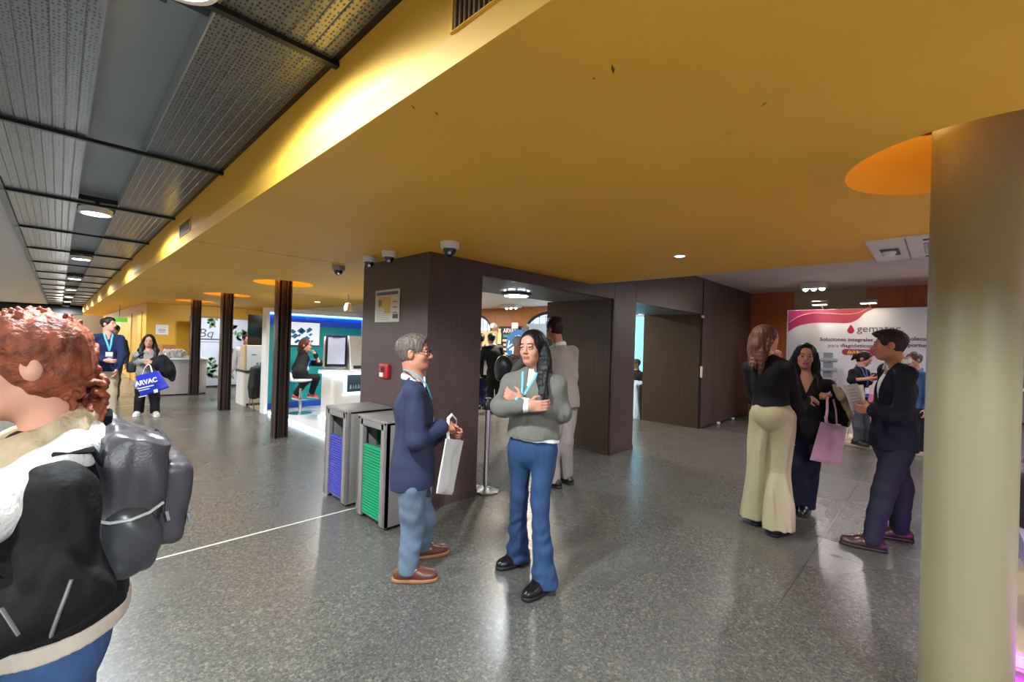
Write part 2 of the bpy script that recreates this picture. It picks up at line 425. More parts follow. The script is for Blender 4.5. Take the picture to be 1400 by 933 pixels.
# ------------------------------------------------------------------ yellow walls at the far end of the corridor
struct('wall_yellow', MB().box(1.72, 16.1, 0, 5.2, 16.2, ZC).box(1.72, 16.2, 0, 1.82, 34, ZC), M['yellow_wall'])
for k, y0 in enumerate((17.0, 19.6)):
    d = struct('door_%d' % (k+1), MB().box(1.70, y0, 0, 1.725, y0+1.0, 2.1), M['yellow_door'])
    struct('door_handle', MB().tube([(1.70, y0+.12, 1.0), (1.66, y0+.12, 1.0), (1.66, y0+.24, 1.0)], .01), M['steel'], d)
    struct('door_frame', MB().box(1.695, y0-.06, 0, 1.722, y0, 2.16).box(1.695, y0+1, 0, 1.722, y0+1.06, 2.16).box(1.695, y0, 2.1, 1.722, y0+1, 2.16), M['yellow_wall'], d)
d = struct('door_3', MB().box(2.72, 16.07, 0, 3.5, 16.11, 2.1), mat('ochre_door', (176, 124, 30), .5))
struct('door_handle', MB().tube([(2.8, 16.07, 1.0), (2.8, 16.03, 1.0), (2.9, 16.03, 1.0)], .01), M['steel'], d)
# ------------------------------------------------------------------ dark laminate wall zone
struct('pillar_dark', MB().box(2.37, WY, 0, 3.03, WB, ZC), M['laminate'])
struct('pillar_middle', MB().box(5.58, WY+.002, 0, 6.22, WB, ZL).box(5.60, WY, 0, 6.20, WY+.01, ZL), M['laminate'])
struct('wall_far', MB().box(8.86, WY, 0, 11.95, WB, ZH), M['laminate'])
struct('lintel', MB().box(3.03, WY, ZL, 4.95, WY+.1, ZC).box(4.95, WY, ZL, 8.86, WY+.1, ZH), M['laminate'])
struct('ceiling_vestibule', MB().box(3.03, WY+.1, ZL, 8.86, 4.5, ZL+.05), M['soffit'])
struct('wall_above', MB().box(4.95, WY+.1, ZL+.05, 8.86, WB, ZH), M['laminate'])
# panel seams
mb = MB()
for x in (6.205, 5.585): mb.box(x, WY-.0015, ZL, x+.006, WY, ZH)
mb.box(2.69, WY-.0015, 0, 2.694, WY, ZC) if False else None
for x in (9.55, 10.3, 11.05): mb.box(x, WY-.0012, .1, x+.004, WY, ZH)
mb.box(8.846, WY-.012, 0, 8.862, WY+.004, 2.9)
struct('trim_4', mb, M['blackmatte'])
# brown reveals of the two openings
struct('wall_reveal', MB().box(5.56, WY+.03, 0, 5.582, WB-.02, ZL), M['laminate_reveal'])
struct('wall_reveal', MB().box(8.835, WY+.03, 0, 8.862, WB-.02, ZL), M['laminate_reveal'])
struct('baseboard_dark', MB().box(2.362, WY-.008, 0, 3.035, WY, .07).box(2.362, WY-.008, 0, 2.37, WB, .07).box(5.57, WY-.008, 0, 6.225, WY+.002, .07).box(5.553, WY+.02, 0, 5.561, WB, .05).box(8.86, WY-.008, 0, 11.9, WY, .07), M['plinth'])
# hall side partition
mb = MB(); P3 = [(3.0, 4.65), (3.9, 4.65), (5.1, 10.4), (5.1, 16.1), (5.1, 20)]
for (x0, y0), (x1, y1) in zip(P3, P3[1:]):
    dx, dy = x1-x0, y1-y0; l = math.hypot(dx, dy); nx, ny = -dy/l*.04, dx/l*.04
    mb.prism([(x0, y0), (x1, y1), (x1-nx, y1-ny), (x0-nx, y0-ny)], 'z', 0, ZH)
struct('wall_partition', mb, M['white'])
# ------------------------------------------------------------------ hall behind the openings
XW = 12.5
struct('ceiling_hall', MB().box(2.9, WB, ZH, XW+.5, 22, ZH+.06), mat('warm_white_ceiling', (226, 216, 200), .8))
mb = MB()
def archwall(mb, y0, y1, wins):
    # wall in plane x = XW with arched openings; each opening filled around by strips
    ys = sorted(wins); cur = y0
    for (c, hw, zs, zt) in ys:
        mb.box(XW, cur, 0, XW+.15, c-hw, ZH); cur = c+hw
        mb.box(XW, c-hw, 0, XW+.15, c+hw, .9)
        n = 14; rr = zt-zs
        for i in range(n):
            a0, a1 = PI-PI*i/n, PI-PI*(i+1)/n
            p0, p1 = c+hw*math.cos(a0), c+hw*math.cos(a1); z0, z1 = zs+rr*math.sin(a0), zs+rr*math.sin(a1)
            mb.prism([(p0, z0), (p1, z1), (p1, ZH), (p0, ZH)], 'x', XW, XW+.15)
    mb.box(XW, cur, 0, XW+.15, y1, ZH)
wins = [(10.2, 1.25, 2.06, 2.74), (14.55, 1.15, 2.06, 2.74), (6.2, 1.2, 2.06, 2.74)]
archwall(mb, WB, 20, wins)
struct('wall_hall', mb, M['hall_wood'])
mb = MB()
for k in range(30): mb.box(XW-.002, WB+.5*k, 2.2, XW, WB+.5*k+.006, ZH)
struct('trim_5', mb, M['plinth'])
M['pane'] = mat('bright_window_pane', (200, 225, 255), .3, emit=(190, 225, 255), estr=.6)
for i, (c, hw, zs, zt) in enumerate(sorted(wins)):
    fr = MB(); rr = zt-zs; n = 18
    arc = [(XW+.02, c+(hw)*math.cos(PI*k/n), zs+rr*math.sin(PI*k/n)) for k in range(n+1)]
    fr.tube(arc, .06, 8, flat=.7); fr.box(XW, c-hw, .9, XW+.06, c-hw+.07, zs); fr.box(XW, c+hw-.07, .9, XW+.06, c+hw, zs)
    w = struct('window_%d' % (i+1), fr, M['dark'])
    pn = MB(); pn.prism([(c-hw, .9), (c+hw, .9)]+[(c+hw*math.cos(PI*k/n), zs+rr*math.sin(PI*k/n)) for k in range(n+1)], 'x', XW+.07, XW+.09)
    struct('window_pane', pn, M['pane'], w)
    g = MB()
    for k in range(1, 8):
        y = c-hw+2*hw*k/8; h = zs+rr*math.sqrt(max(0, 1-((y-c)/hw)**2)); g.box(XW+.05, y-.012, .9, XW+.07, y+.012, h)
    for z in (1.3, 1.7, 2.06, 2.35, 2.58):
        f = 1 if z <= zs else math.sqrt(max(0, 1-((z-zs)/rr)**2)); g.box(XW+.05, c-hw*f, z-.01, XW+.07, c+hw*f, z+.01)
    struct('window_grille', g, mat('pale_grille', (150, 165, 180), .5), w)
struct('wall_hall_end', MB().box(5.1, 20, 0, XW+.2, 20.1, ZH), M['greywall'])
# ------------------------------------------------------------------ right-hand room with the orange panelling
struct('ceiling_right', MB().box(4.95, -6, ZH, 18, WY, ZH+.06), M['white_ceiling'])
struct('trim_6', MB().box(4.95, -5, ZC, 4.99, WY, ZH), M['white_ceiling'])
mb = MB().box(11.9, 2.49, 0, 12.0, WY, ZH).box(11.9, -6, 0, 12, 1.17, ZH)
struct('wall_right', mb, M['orange_wood'])
struct('wall_niche', MB().box(11.93, 1.17, 0, 12.0, 2.49, ZH), M['beige'])
mb = MB()
for y in (2.5, .55, -.1, -.75, -1.4): mb.box(11.896, y, 0, 11.9, y+.006, ZH)
mb.box(11.896, 2.49, 2.44, 11.9, WY, 2.447).box(11.896, -6, 2.44, 11.9, 1.17, 2.447)
struct('trim_7', mb, M['plinth'])
# ------------------------------------------------------------------ columns
col = MB().lathe([(.14, 0), (.14, 2.8)], (2.655, -.09, 0), 64)
struct('column_cream', col, M['cream'])
def hcol(x, y):
    w, t = .098, .014
    mb = MB().box(x-w, y-w, 0, x-w+t, y+w, 2.8, bev=.003).box(x+w-t, y-w, 0, x+w, y+w, 2.8, bev=.003).box(x-w, y-.009, 0, x+w, y+.009, 2.8)
    mb.box(x-.05, y-w+.03, 0, x-.036, y+w-.03, 2.8).box(x+.036, y-w+.03, 0, x+.05, y+w-.03, 2.8)
    struct('column_steel', mb, M['steel_brown'])
for (x, y, r) in COLS[1:]: hcol(x, y)
# ------------------------------------------------------------------ ceiling fittings
def downlight(y, label):
    X = .214
    t = thing('ceiling_light', label, 'light', (X, y, 2.70), group='round lights along the metal ceiling')
    MB().lathe([(.0, 2.655), (.10, 2.655)], (X, y, 0), 32).build('diffuser', M['lamp'], t)
    MB().lathe([(.10, 2.65), (.118, 2.65), (.12, 2.70), (0, 2.70)], (X, y, 0), 32).lathe([(.10, 2.65), (.10, 2.665), (0, 2.665)], (X, y, 0), 32).build('housing', M['white'], t)
    for bb in ((.079, y+.2, 2.72, .35, y+.24, 2.76), (X-.015, y-.24, 2.70, X+.015, y+.24, 2.72), (.079, y-.24, 2.72, .35, y-.2, 2.76)): MB().box(*bb).build('bracket', M['tbar'], t)
names = ['round corridor ceiling light at the top edge of the photo, nearest of its row', 'round corridor ceiling light second from the camera, below the first crossbars',
         'round corridor ceiling light third from the camera', 'round corridor ceiling light fourth from the camera', 'round corridor ceiling light fifth from the camera',
         'round corridor ceiling light sixth from the camera', 'round corridor ceiling light farthest down the metal ceiling']
Y0 = at(268, 6, z=2.65)[1]-.085
for k, nm in enumerate(names): downlight(1.815+3.82*k if k else Y0, nm)
def dome(px, py, lab, r=.065, gm=None):
    p = at(px, py, z=2.38); x, y = p[0], p[1]
    t = thing('dome_camera', lab, 'security camera', (x, y, ZC), group='dome cameras by the dark pillar')
    MB().lathe([(0, ZC), (r, ZC), (r, ZC-.035), (r*.93, ZC-.05), (r*.80, ZC-.056), (0, ZC-.056)], (x, y, 0), 32).build('housing', gm or M['whiteplastic'], t)
    dm = MB().lathe([(r*.72*math.cos(a), ZC-.054-r*.80*math.sin(a)) for a in [PI/2*k/8 for k in range(9)]], (x, y, 0), 32).build('dome', M['smoke'], t, 'smoked dark dome')
    v = Vector((-x, -y, 0)).normalized()
    MB().lathe([(0, 0), (.014, 0), (.014, .014), (0, .014)], Vector((x, y, ZC-.088))+v*.036, 16, M=Vector((v.x, v.y, -.6)).to_track_quat('Z', 'Y').to_matrix(), cap=False).build('lens', M['chrome'], dm)
M['smoke'] = mat('smoked_dome', (22, 22, 26), .08)
dome(615, 335, 'white dome camera on the yellow ceiling right of the dark pillar corner, largest of four', .078)
dome(532, 347, 'white dome camera above the evacuation plan, just left of the pillar corner')
dome(505, 354, 'white dome camera above the left edge of the dark pillar')
dome(463, 366, 'grey dome camera hanging left of the dark pillar, away from the others', .07, mat('grey_plastic', (150, 148, 140), .5))
t = thing('recessed_downlight', 'small round recessed downlight in the yellow ceiling at right', 'light', (3.84, 1.69, ZC))
MB().lathe([(0, ZC-.003), (.042, ZC-.003)], (3.84, 1.69, 0), 24).build('diffuser', M['lamp'], t)
MB().lathe([(.042, ZC-.006), (.055, ZC-.006), (.058, ZC)], (3.84, 1.69, 0), 24).build('trim_ring', M['white'], t)
for (px, py, nm) in ((434, 413, 'tiny round downlight in the yellow ceiling above the teal booth'),):
    p = at(px, py, z=ZC)
    t = thing('recessed_downlight', nm, 'light', (p[0], p[1], ZC))
    MB().lathe([(0, ZC-.003), (.06, ZC-.003)], (p[0], p[1], 0), 20).build('diffuser', M['lamp'], t)
    MB().lathe([(.06, ZC-.006), (.075, ZC-.006), (.078, ZC)], (p[0], p[1], 0), 20).build('trim_ring', M['white'], t)
# air-conditioning cassette
t = thing('air_conditioner', 'white ceiling cassette air conditioner beside the cream column', 'air conditioner', (4.5, 0, ZC))
ac = MB().box(4.05, -.50, ZC-.02, 4.95, .42, ZC, bev=.006)
ac.build('panel', M['whiteplastic'], t)
g = MB().box(4.28, -.30, ZC-.0225, 4.72, .11, ZC-.020)
g.build('grille_backing', M['dark'], t)
g = MB()
for k in range(9): g.box(4.28+.0525*k, -.30, ZC-.026, 4.293+.0525*k, .11, ZC-.0222)
for k in range(9): g.box(4.28, -.30+.049*k, ZC-.026, 4.73, -.29+.049*k, ZC-.0222)
g.build('grille', M['whiteplastic'], t)
MB().box(4.13, -.30, ZC-.024, 4.17, .11, ZC-.0202).build('air_slot', M['dark'], t)
MB().box(4.83, -.30, ZC-.024, 4.87, .11, ZC-.0202).build('air_slot', M['dark'], t)
MB().box(4.05, .195, ZC-.0225, 4.95, .203, ZC-.02).build('seam', mat('grey_seam', (140, 138, 136), .6), t)
ss = MB().box(4.38, .25, ZC-.0235, 4.66, .36, ZC-.0202).build('sensor_window', M['dark'], t)
MB().lathe([(.045*math.cos(a), -.045*math.sin(a)) for a in [PI/2*k/6 for k in range(7)]], (4.5, .31, ZC-.018), 20).build('sensor', M['whiteplastic'], ss)
# fascia grilles
def vent(y0, y1, z0, z1, lab, n):
    t = thing('air_vent', lab, 'air vent', (.772, (y0+y1)/2, z0)); X = .772
    MB().box(X-.0015, y0, z0, X+.001, y1, z1).build('backing', M['dark'], t)
    s = MB()
    for k in range(n): s.box(X-.009, y0+(y1-y0)*(k+.28)/n, z0, X-.0015, y0+(y1-y0)*(k+.62)/n, z1)
    s.build('slats', mat('vent_slats', (120, 92, 60), .6), t)
    MB().box(X-.0095, y0-.012, z0-.003, X, y0, z1+.01).box(X-.0095, y1, z0-.003, X, y1+.012, z1+.01).box(X-.0095, y0, z1, X, y1, z1+.01).box(X-.0095, y0, z0-.003, X, y1, z0).build('frame', M['yellow'], t)
vent(.32, 1.02, 2.466, 2.56, 'dark slatted vent in the yellow fascia at the top of the photo', 34)
vent(4.65, 5.12, 2.466, 2.572, 'small slatted vent in the yellow fascia further down the corridor', 20)
# ------------------------------------------------------------------ things on the dark pillar
t = thing('evacuation_plan', 'framed evacuation plan with yellow floor map on the dark pillar', 'sign', (2.37, 4.12, 1.76))
MB().box(2.360, 3.88, 1.755, 2.37, 4.36, 2.09, bev=.003).build('board', mat('sign_white', (200, 196, 186), .35), t)
MB().box(2.3585, 3.91, 2.035, 2.361, 4.33, 2.068).build('header', mat('sign_blue', (60, 76, 104), .4), t)
MB().box(2.3585, 4.05, 1.90, 2.361, 4.29, 2.02).box(2.3585, 4.05, 1.845, 2.361, 4.17, 1.9).build('floor_map', mat('sign_yellow', (206, 172, 70), .4), t)
MB().box(2.3575, 4.22, 1.925, 2.3585, 4.29, 1.985).build('green_area', mat('sign_green', (70, 132, 70), .4), t)
sr_ = mat('sign_red', (176, 70, 50), .4)
for k in range(3): MB().box(2.3585, 3.92, 1.955-.055*k, 2.361, 4.0, 1.967-.055*k).build('red_mark', sr_, t)
MB().box(2.3585, 3.90, 1.79, 2.361, 4.0, 1.835).build('legend', mat('sign_dark', (50, 46, 44), .4), t)
mb = MB()
for k in range(6): mb.box(2.3585, 4.06+.015*(k % 2), 1.78+.02*k, 2.361, 4.32, 1.783+.02*k)
mb.build('text_lines', mat('sign_grey', (120, 118, 112), .5), t)
a0 = at(521, 497, x=2.37); a1 = at(535, 518, x=2.37)
yc, zc = (a0[1]+a1[1])/2, (a0[2]+a1[2])/2
t = thing('fire_alarm_button', 'red fire alarm call point on the dark pillar', 'fire alarm', (2.37, yc, zc))
MB().bbox((2.352, yc, zc), (.036, .17, .145), .008).build('housing', mat('alarm_red', (176, 28, 30), .35), t)
MB().box(2.331, yc-.03, zc-.01, 2.335, yc+.04, zc+.045).build('button', M['dark'], t)
MB().box(2.3315, yc+.0, zc-.06, 2.335, yc+.07, zc-.02).build('notice', M['white'], t)
# ------------------------------------------------------------------ recycling bins
M['bingrey'] = mat('bin_grey_metal', (142, 138, 136), .38, metal=.35)
def bin_(y0, y1, col, lab, zp, rnd):
    x0, x1, H_ = 1.885, 2.355, .90; w = .055
    t = thing('recycling_bin', lab, 'bin', ((x0+x1)/2, (y0+y1)/2, 0), group='recycling bins beside the dark pillar')
    b = MB()
    b.bbox(((x0+x1)/2, y0+.02, .46), (x1-x0, .04, .86), .004).bbox(((x0+x1)/2, y1-.02, .46), (x1-x0, .04, .86), .004)
    b.bbox(((x0+x1)/2, (y0+y1)/2, H_-.018), (x1-x0, y1-y0, .036), .006)
    b.bbox((x0+.02, y0+.045, .46), (.04, .09, .86), .004).bbox((x0+.02, y1-.045, .46), (.04, .09, .86), .004)
    b.bbox((x0+.02, (y0+y1)/2, H_-.05), (.04, y1-y0-.1, .06), .004)
    b.box(x1-.02, y0+.03, .03, x1, y1-.03, H_-.03).box(x0+.03, y0+.03, .04, x1, y1-.03, .06)
    b.build('body', M['bingrey'], t)
    p = MB().box(x0+.022, y0+.09, .05, x0+.03, y1-.09, zp); n = 24
    for k in range(n):
        z = .055+(zp-.06)*k/n; p.bbox((x0+.016, (y0+y1)/2, z+.5*(zp-.06)/n), (.014, y1-y0-.184, (zp-.06)/n*.72), .004)
    p.build('front_panel', col, t)
    MB().box(x0+.05, y0+.045, .08, x1-.03, y1-.045, zp-.12).build('liner', rnd, t)
    MB().box(x0+.16, y0+.041, .62, x1-.03, y0+.05, .86).box(x0+.16, y1-.05, .62, x1-.03, y1-.041, .86).box(x1-.03, y0+.04, .6, x1-.022, y1-.04, .86).build('inner_lining', rnd, t)
    for yy in (y0+.04, y1-.04):
        for xx in (x0+.05, x1-.05): MB().lathe([(0, 0), (.022, 0), (.022, .035), (0, .035)], (xx, yy, 0), 14).build('foot', M['dark'], t)
bin_(3.93, 4.41, mat('bin_blue_plastic', (62, 66, 160), .42), 'grey recycling bin with ribbed blue front panel', .63, mat('bin_inner_blue', (54, 58, 60), .6))
bin_(3.23, 3.72, mat('bin_green_plastic', (0, 140, 92), .42), 'grey recycling bin with ribbed green front panel', .66, mat('bin_inner_green', (10, 96, 70), .6))
# stanchion
p = at(662, 670, z=0); sx, sy = p[0], p[1]-.02
t = thing('stanchion_post', 'chrome barrier post with black head beside the dark pillar', 'barrier post', (sx, sy, 0))
MB().lathe([(0, 0), (.15, 0), (.155, .008), (.15, .018), (.06, .035), (.035, .05), (0, .05)], (sx, sy, 0), 40).build('base', M['chrome'], t)
MB().lathe([(.03, .04), (.03, .88)], (sx, sy, 0), 24).build('pole', M['chrome'], t)
hd = MB().lathe([(0, .86), (.042, .86), (.044, .87), (.044, .97), (.036, .985), (0, .985)], (sx, sy, 0), 24).build('head', M['dark'], t)
for a in (0, PI/2, PI, 1.5*PI): MB().bbox((sx+.046*math.cos(a+.3), sy+.046*math.sin(a+.3), .93), (.02, .02, .05), .003).build('belt_clip', M['steel'], hd)
# vestibule lamp
t = thing('vestibule_light', 'round ceiling light with black ring inside the first doorway', 'light', (4.14, 3.98, ZL))
MB().lathe([(0, ZL-.075), (.15, ZL-.075), (.16, ZL-.06)], (4.14, 3.98, 0), 36).build('diffuser', M['lamp'], t)
MB().lathe([(.155, ZL-.07), (.205, ZL-.05), (.205, ZL-.03), (.15, ZL-.03)], (4.14, 3.98, 0), 36).build('ring', M['dark'], t)
mb = MB().lathe([(0, ZL-.03), (.12, ZL-.03), (.12, ZL)], (4.14, 3.98, 0), 28)
for k in range(8): mb.lathe([(0, 0), (.012, 0), (.012, .03)], (4.14+.17*math.cos(k*PI/4), 3.98+.17*math.sin(k*PI/4), ZL-.03), 8)
mb.build('mount', M['steel'], t)
# door hardware and cable by the far wall
t = thing('door_contact', 'small white door contact at the top of the second doorway', 'door hardware', (8.86, 3.37, 2.2))
MB().bbox((8.83, 3.385, 2.21), (.09, .03, .05), .004).build('cover', M['whiteplastic'], t)
t = thing('wall_switch', 'pale wall switch plate on the edge of the second doorway', 'switch', (8.84, 3.38, 1.1))
MB().bbox((8.84, 3.385, 1.12), (.05, .03, .22), .004).build('plate', M['whiteplastic'], t)
pts = [(8.9+.2*k, 3.36-.02*math.sin(k*1.7), .02+.012*abs(math.sin(k*2.1))) for k in range(15)]
o = MB().tube(pts, .012, 8).build('floor_cable', M['dark']); tag(o, 'black cable lying along the foot of the far dark wall', 'cable')
for q, nm in (((986, 580), 'small white plug on the cable nearest the second doorway'), ((1005, 574), 'small white plug on the cable further along the dark wall')):
    p = at(*q, z=.02); o = MB().bbox((p[0], 3.33, .03), (.09, .05, .05), .01).build('cable_plug', M['whiteplastic']); tag(o, nm, 'plug')
# ------------------------------------------------------------------ spotlight boxes of the right-hand room and hall
def spotbox(x, y, z, lab, nb, sz=(.5, .3)):
    t = thing('spotlight_box', lab, 'light', (x, y, z))
    MB().bbox((x, y, z-.06), (sz[1], sz[0], .12), .008).build('housing', M['whiteplastic'], t)
    for k in range(nb):
        yy = y+(k-(nb-1)/2)*sz[0]/nb
        b = MB().lathe([(.05*math.cos(a), -.05*math.sin(a)) for a in [PI/2*k2/6 for k2 in range(7)]], (x, yy, z-.115), 18).build('bulb', M['lampwarm'], t)
        MB().lathe([(.052, 0), (.07, 0), (.07, .02)], (x, yy, z-.122), 18).build('ring', M['chrome'], b)
spotbox(10.55, 1.87, ZH, 'white ceiling box with spot bulbs above the pink exhibit wall', 3, (.42, .26))
spotbox(11.5, 11.3, ZH, 'white ceiling box with spot bulbs in the hall behind the first doorway', 3, (.7, .4))
# ------------------------------------------------------------------ exhibit wall with the pink wave (faces -x)
BX = 10.6
def bp(px, py, off=0): p = at(px, py, x=BX-off); return (p[1], p[2])
bt = thing('exhibit_wall', 'tall white exhibit wall with pink wave and red drop logo', 'exhibit wall', (BX+.05, 1, 0))
y1, zt = bp(1076.5, 424.6); y0 = -1.6
M['banner'] = mat('banner_white', (222, 224, 232), .5)
MB().box(BX, y0, .06, BX+.08, y1, zt, bev=.004).build('panel', M['banner'], bt)
def flat(name, pts, m, off, parent, th=.003):
    poly = [bp(*q, off=off) for q in pts]
    return MB().prism(poly, 'x', BX-off-th, BX-off).build(name, m, parent)
def curve(pts, n=10):
    out = []
    P_ = [np.array(p, float) for p in pts]; P_ = [2*P_[0]-P_[1]]+P_+[2*P_[-1]-P_[-2]]
    for i in range(1, len(P_)-2):
        for k in range(n):
            t_ = k/n; a, b, c, d = P_[i-1:i+3]
            out.append(tuple(.5*(2*b+(c-a)*t_+(2*a-5*b+4*c-d)*t_**2+(-a+3*b-3*c+d)*t_**3)))
    out.append(tuple(P_[-2])); return out
low = curve([(1077.5, 454), (1090, 446.5), (1110, 442), (1135, 441.5), (1158, 442), (1172, 437.5), (1183, 428), (1199, 420.3)])
low = [bp(*q) for q in low]
top = [(y_, zt-.004) for (y_, z_) in low[::-1]]
me = MB(); n = len(low)
vs = [(BX-.004, a, b) for a, b in low]+[(BX-.004, a, max(b, zt-.004)) for a, b in low]
me.add(vs, [(i, i+1, n+i+1, n+i) for i in range(n-1)])
def gradmat(name, c0, c1, axis, lo, hi):
    m = bpy.data.materials.new(name); m.use_nodes = True; nt = m.node_tree; b = nt.nodes['Principled BSDF']; L = nt.links.new
    tc = nt.nodes.new('ShaderNodeTexCoord'); sp = nt.nodes.new('ShaderNodeSeparateXYZ'); L(tc.outputs['Object'], sp.inputs[0])
    mr = nt.nodes.new('ShaderNodeMapRange'); mr.inputs[1].default_value = lo; mr.inputs[2].default_value = hi; L(sp.outputs[axis], mr.inputs[0])
    r = nt.nodes.new('ShaderNodeValToRGB'); r.color_ramp.elements[0].color = lin(c0); r.color_ramp.elements[1].color = lin(c1); L(mr.outputs[0], r.inputs[0])
    L(r.outputs[0], b.inputs['Base Color']); b.inputs['Roughness'].default_value = .5; return m
me.build('wave', gradmat('pink_wave', (214, 96, 100), (176, 44, 110), 1, .9, 2.3), bt)
ln = curve([(1079, 441), (1095, 432), (1112, 428.5), (1135, 429), (1160, 430), (1176, 427), (1188, 420.5)], 6)
MB().tube([(BX-.005, *bp(*q)) for q in ln], .008, 6).build('wave_line', mat('wave_line', (240, 170, 150), .5), bt)
M['ink'] = mat('banner_grey_ink', (96, 90, 110), .6); M['inkb'] = mat('banner_plum_ink', (112, 70, 116), .6); M['drop'] = mat('drop_red', (206, 52, 78), .5)
yd, zd = bp(1163.2, 451.3)
pts = []
for k in range(28):
    a = 2*PI*k/28; r = .062; yy = r*math.sin(a); zz = -r*math.cos(a)
    if zz > 0: f = zz/r; zz = zz*1.75; yy *= (1-f*.55)
    pts.append((yd+yy*.9, zd+zz-.01))
MB().prism(pts, 'x', BX-.006, BX).build('drop_logo', M['drop'], bt)
XA, YA = (0, -1, 0), (0, 0, 1)
def btext(s, px, py, size, m, bold=False, sx=1.0):
    y, z = bp(px, py); return text(s, 'lettering', m, bt, (BX-.003, y, z), XA, YA, size, .003, bold, sx=sx)
btext('gematec', 1171.5, 454, .185, M['ink'], sx=1.02)
btext('Soluciones integrales', 1121, 466, .092, M['inkb'], True, 1.06)
btext('molecular', 1236.5, 465.6, .092, M['inkb'], True, 1.06)
btext('para', 1132, 474.5, .092, M['inkb'], False, 1.06); btext('diagnósticos', 1149, 474.5, .092, M['inkb'], True, 1.06)
btext('oportuno', 1235.5, 474.2, .092, M['inkb'], True, 1.06)
y, z = bp(1156, 481.5)
pill = MB().prism([(y-.36+.36*sg+.058*math.cos(a), z+.058*math.sin(a)) for sg, a0_ in ((1, -PI/2), (-1, PI/2)) for a in [a0_+PI*k/10 for k in range(11)]], 'x', BX-.006, BX).build('hashtag_strip', mat('pill_plum', (170, 50, 96), .5), bt)
text('#Ahora', 'lettering', mat('pill_yellow', (250, 214, 60), .5), pill, (BX-.008, y-.03, z-.03), XA, YA, .095, .003, True, sx=1.15)
for (px, py, nm) in ((1125, 417, 'clip-on floodlight at the left on the top edge of the exhibit wall'), (1190, 414, 'clip-on floodlight on the top edge of the exhibit wall, above the suited man')):
    y, z = bp(px, py); t = thing('clip_floodlight', nm, 'light', (BX, y, zt))
    MB().tube([(BX+.03, y, zt-.03), (BX+.03, y, zt+.03), (BX-.26, y, zt+.10)], .012, 8).build('arm', M['steel'], t)
    h = MB().bbox((BX-.32, y, zt+.10), (.12, .26, .07), .01).build('lamp_head', M['steel'], t)
    MB().box(BX-.37, y-.11, zt+.062, BX-.27, y+.11, zt+.066).build('glass', M['lampwarm'], h)
o = MB().box(9.45, -2.5, .0, 11.2, 1.95, .06, bev=.004).build('exhibit_platform', mat('platform_wood', (196, 176, 156), .4)); tag(o, 'low pale platform under the pink exhibit wall', 'platform')
# acrylic brochure holder and pink chair in front of that wall
p = at(1133, 520, x=9.95)
t = thing('brochure_stand', 'small acrylic brochure stand between the black-haired woman and the exhibit wall', 'brochure stand', (9.95, p[1], .06))
MB().box(9.85, p[1]-.12, .06, 10.1, p[1]+.12, .08).tube([(9.97, p[1], .07), (9.97, p[1], 1.45)], .018, 8).build('post', M['steel'], t)
for k in range(3):
    tr = MB().box(9.9, p[1]-.13, 1.05+.18*k, 10.02, p[1]+.13, 1.065+.18*k).box(9.9, p[1]-.13, 1.05+.18*k, 9.91, p[1]+.13, 1.12+.18*k).build('tray', mat('acrylic', (190, 200, 210), .1), t)
    MB().bbox((9.97, p[1]+.02, 1.14+.18*k), (.04, .15, .16), .003).build('leaflets', mat('leaflet', (150, 158, 176), .5), tr)
p = at(1176, 580, depth=7.75)
t = thing('pink_chair', 'pale pink shell chair on the platform behind the suited man', 'chair', (p[0], p[1], .06))
MB().bbox((p[0], p[1], .47), (.44, .44, .05), .02).build('seat', mat('pink_plastic', (220, 130, 170), .4), t)
MB().bbox((p[0]+.2, p[1], .68), (.05, .44, .4), .02).build('backrest', mat('pink_plastic2', (220, 130, 170), .4), t)
for dx in (-.18, .18):
    for dy in (-.18, .18): MB().tube([(p[0]+dx*.8, p[1]+dy*.8, .46), (p[0]+dx*1.1, p[1]+dy*1.1, .06)], .012, 8).build('leg', M['chrome'], t)
# ------------------------------------------------------------------ hall behind the first doorway
def facing_panel(name, px0, py0, px1, py1, depth, zb, m, th=.05):
    """upright board square to the line of sight, placed where it stands"""
    a = at(px0, py0, depth=depth); b = at(px1, py0, depth=depth); c = at(px0, py1, depth=depth)
    return a, b, c
def board(px0, px1, ztop, zbot, x, m, name, lab, cat, pyref=470, th=.06):
    y1_ = at(px0, pyref, x=x)[1]; y0_ = at(px1, pyref, x=x)[1]
    return (y0_, y1_)
M['creampanel'] = mat('cream_panel', (226, 196, 150), .6)
yb1 = at(650, 470, x=11.6)[1]; ya1 = at(678, 470, x=11.6)[1]
o = MB().box(11.6, ya1, 0, 11.66, yb1+1.2, at(670, 453, x=11.6)[2], bev=.004).build('partition_screen', M['creampanel']); tag(o, 'plain cream partition screen at the back of the hall', 'partition')
yb2 = at(719, 470, x=11.2)[1]; ya2 = at(760, 470, x=11.2)[1]
o = MB().box(11.2, ya2, 0, 11.26, yb2, at(730, 443, x=11.2)[2], bev=.004).build('partition_screen', mat('pale_blue_panel', (176, 200, 226), .5)); tag(o, 'pale blue partition screen in the hall under the arched window', 'partition')
PX = 10.4; ya = at(721, 470, x=PX)[1]; yb_ = at(681, 470, x=PX)[1]; zt2 = at(700, 446.5, x=PX)[2]
t = thing('poster_stand', 'dark poster stand headed ARVAC with white text in the hall', 'poster', (PX, (ya+yb_)/2, 0))
MB().box(PX, ya, .0, PX+.06, yb_, zt2, bev=.004).build('board', mat('poster_navy', (30, 30, 52), .5), t)
def pt(px, py): p = at(px, py, x=PX-.004); return p[1], p[2]
y, z = pt(688, 455); text('ARVAC', 'lettering', M['white'], t, (PX-.004, y, z), XA, YA, .2, .003, True)
y, z = pt(688, 461.5); text('VACUNA', 'lettering', mat('poster_cyan', (80, 180, 210), .5), t, (PX-.004, y, z), XA, YA, .14, .003, True)
mb = MB()
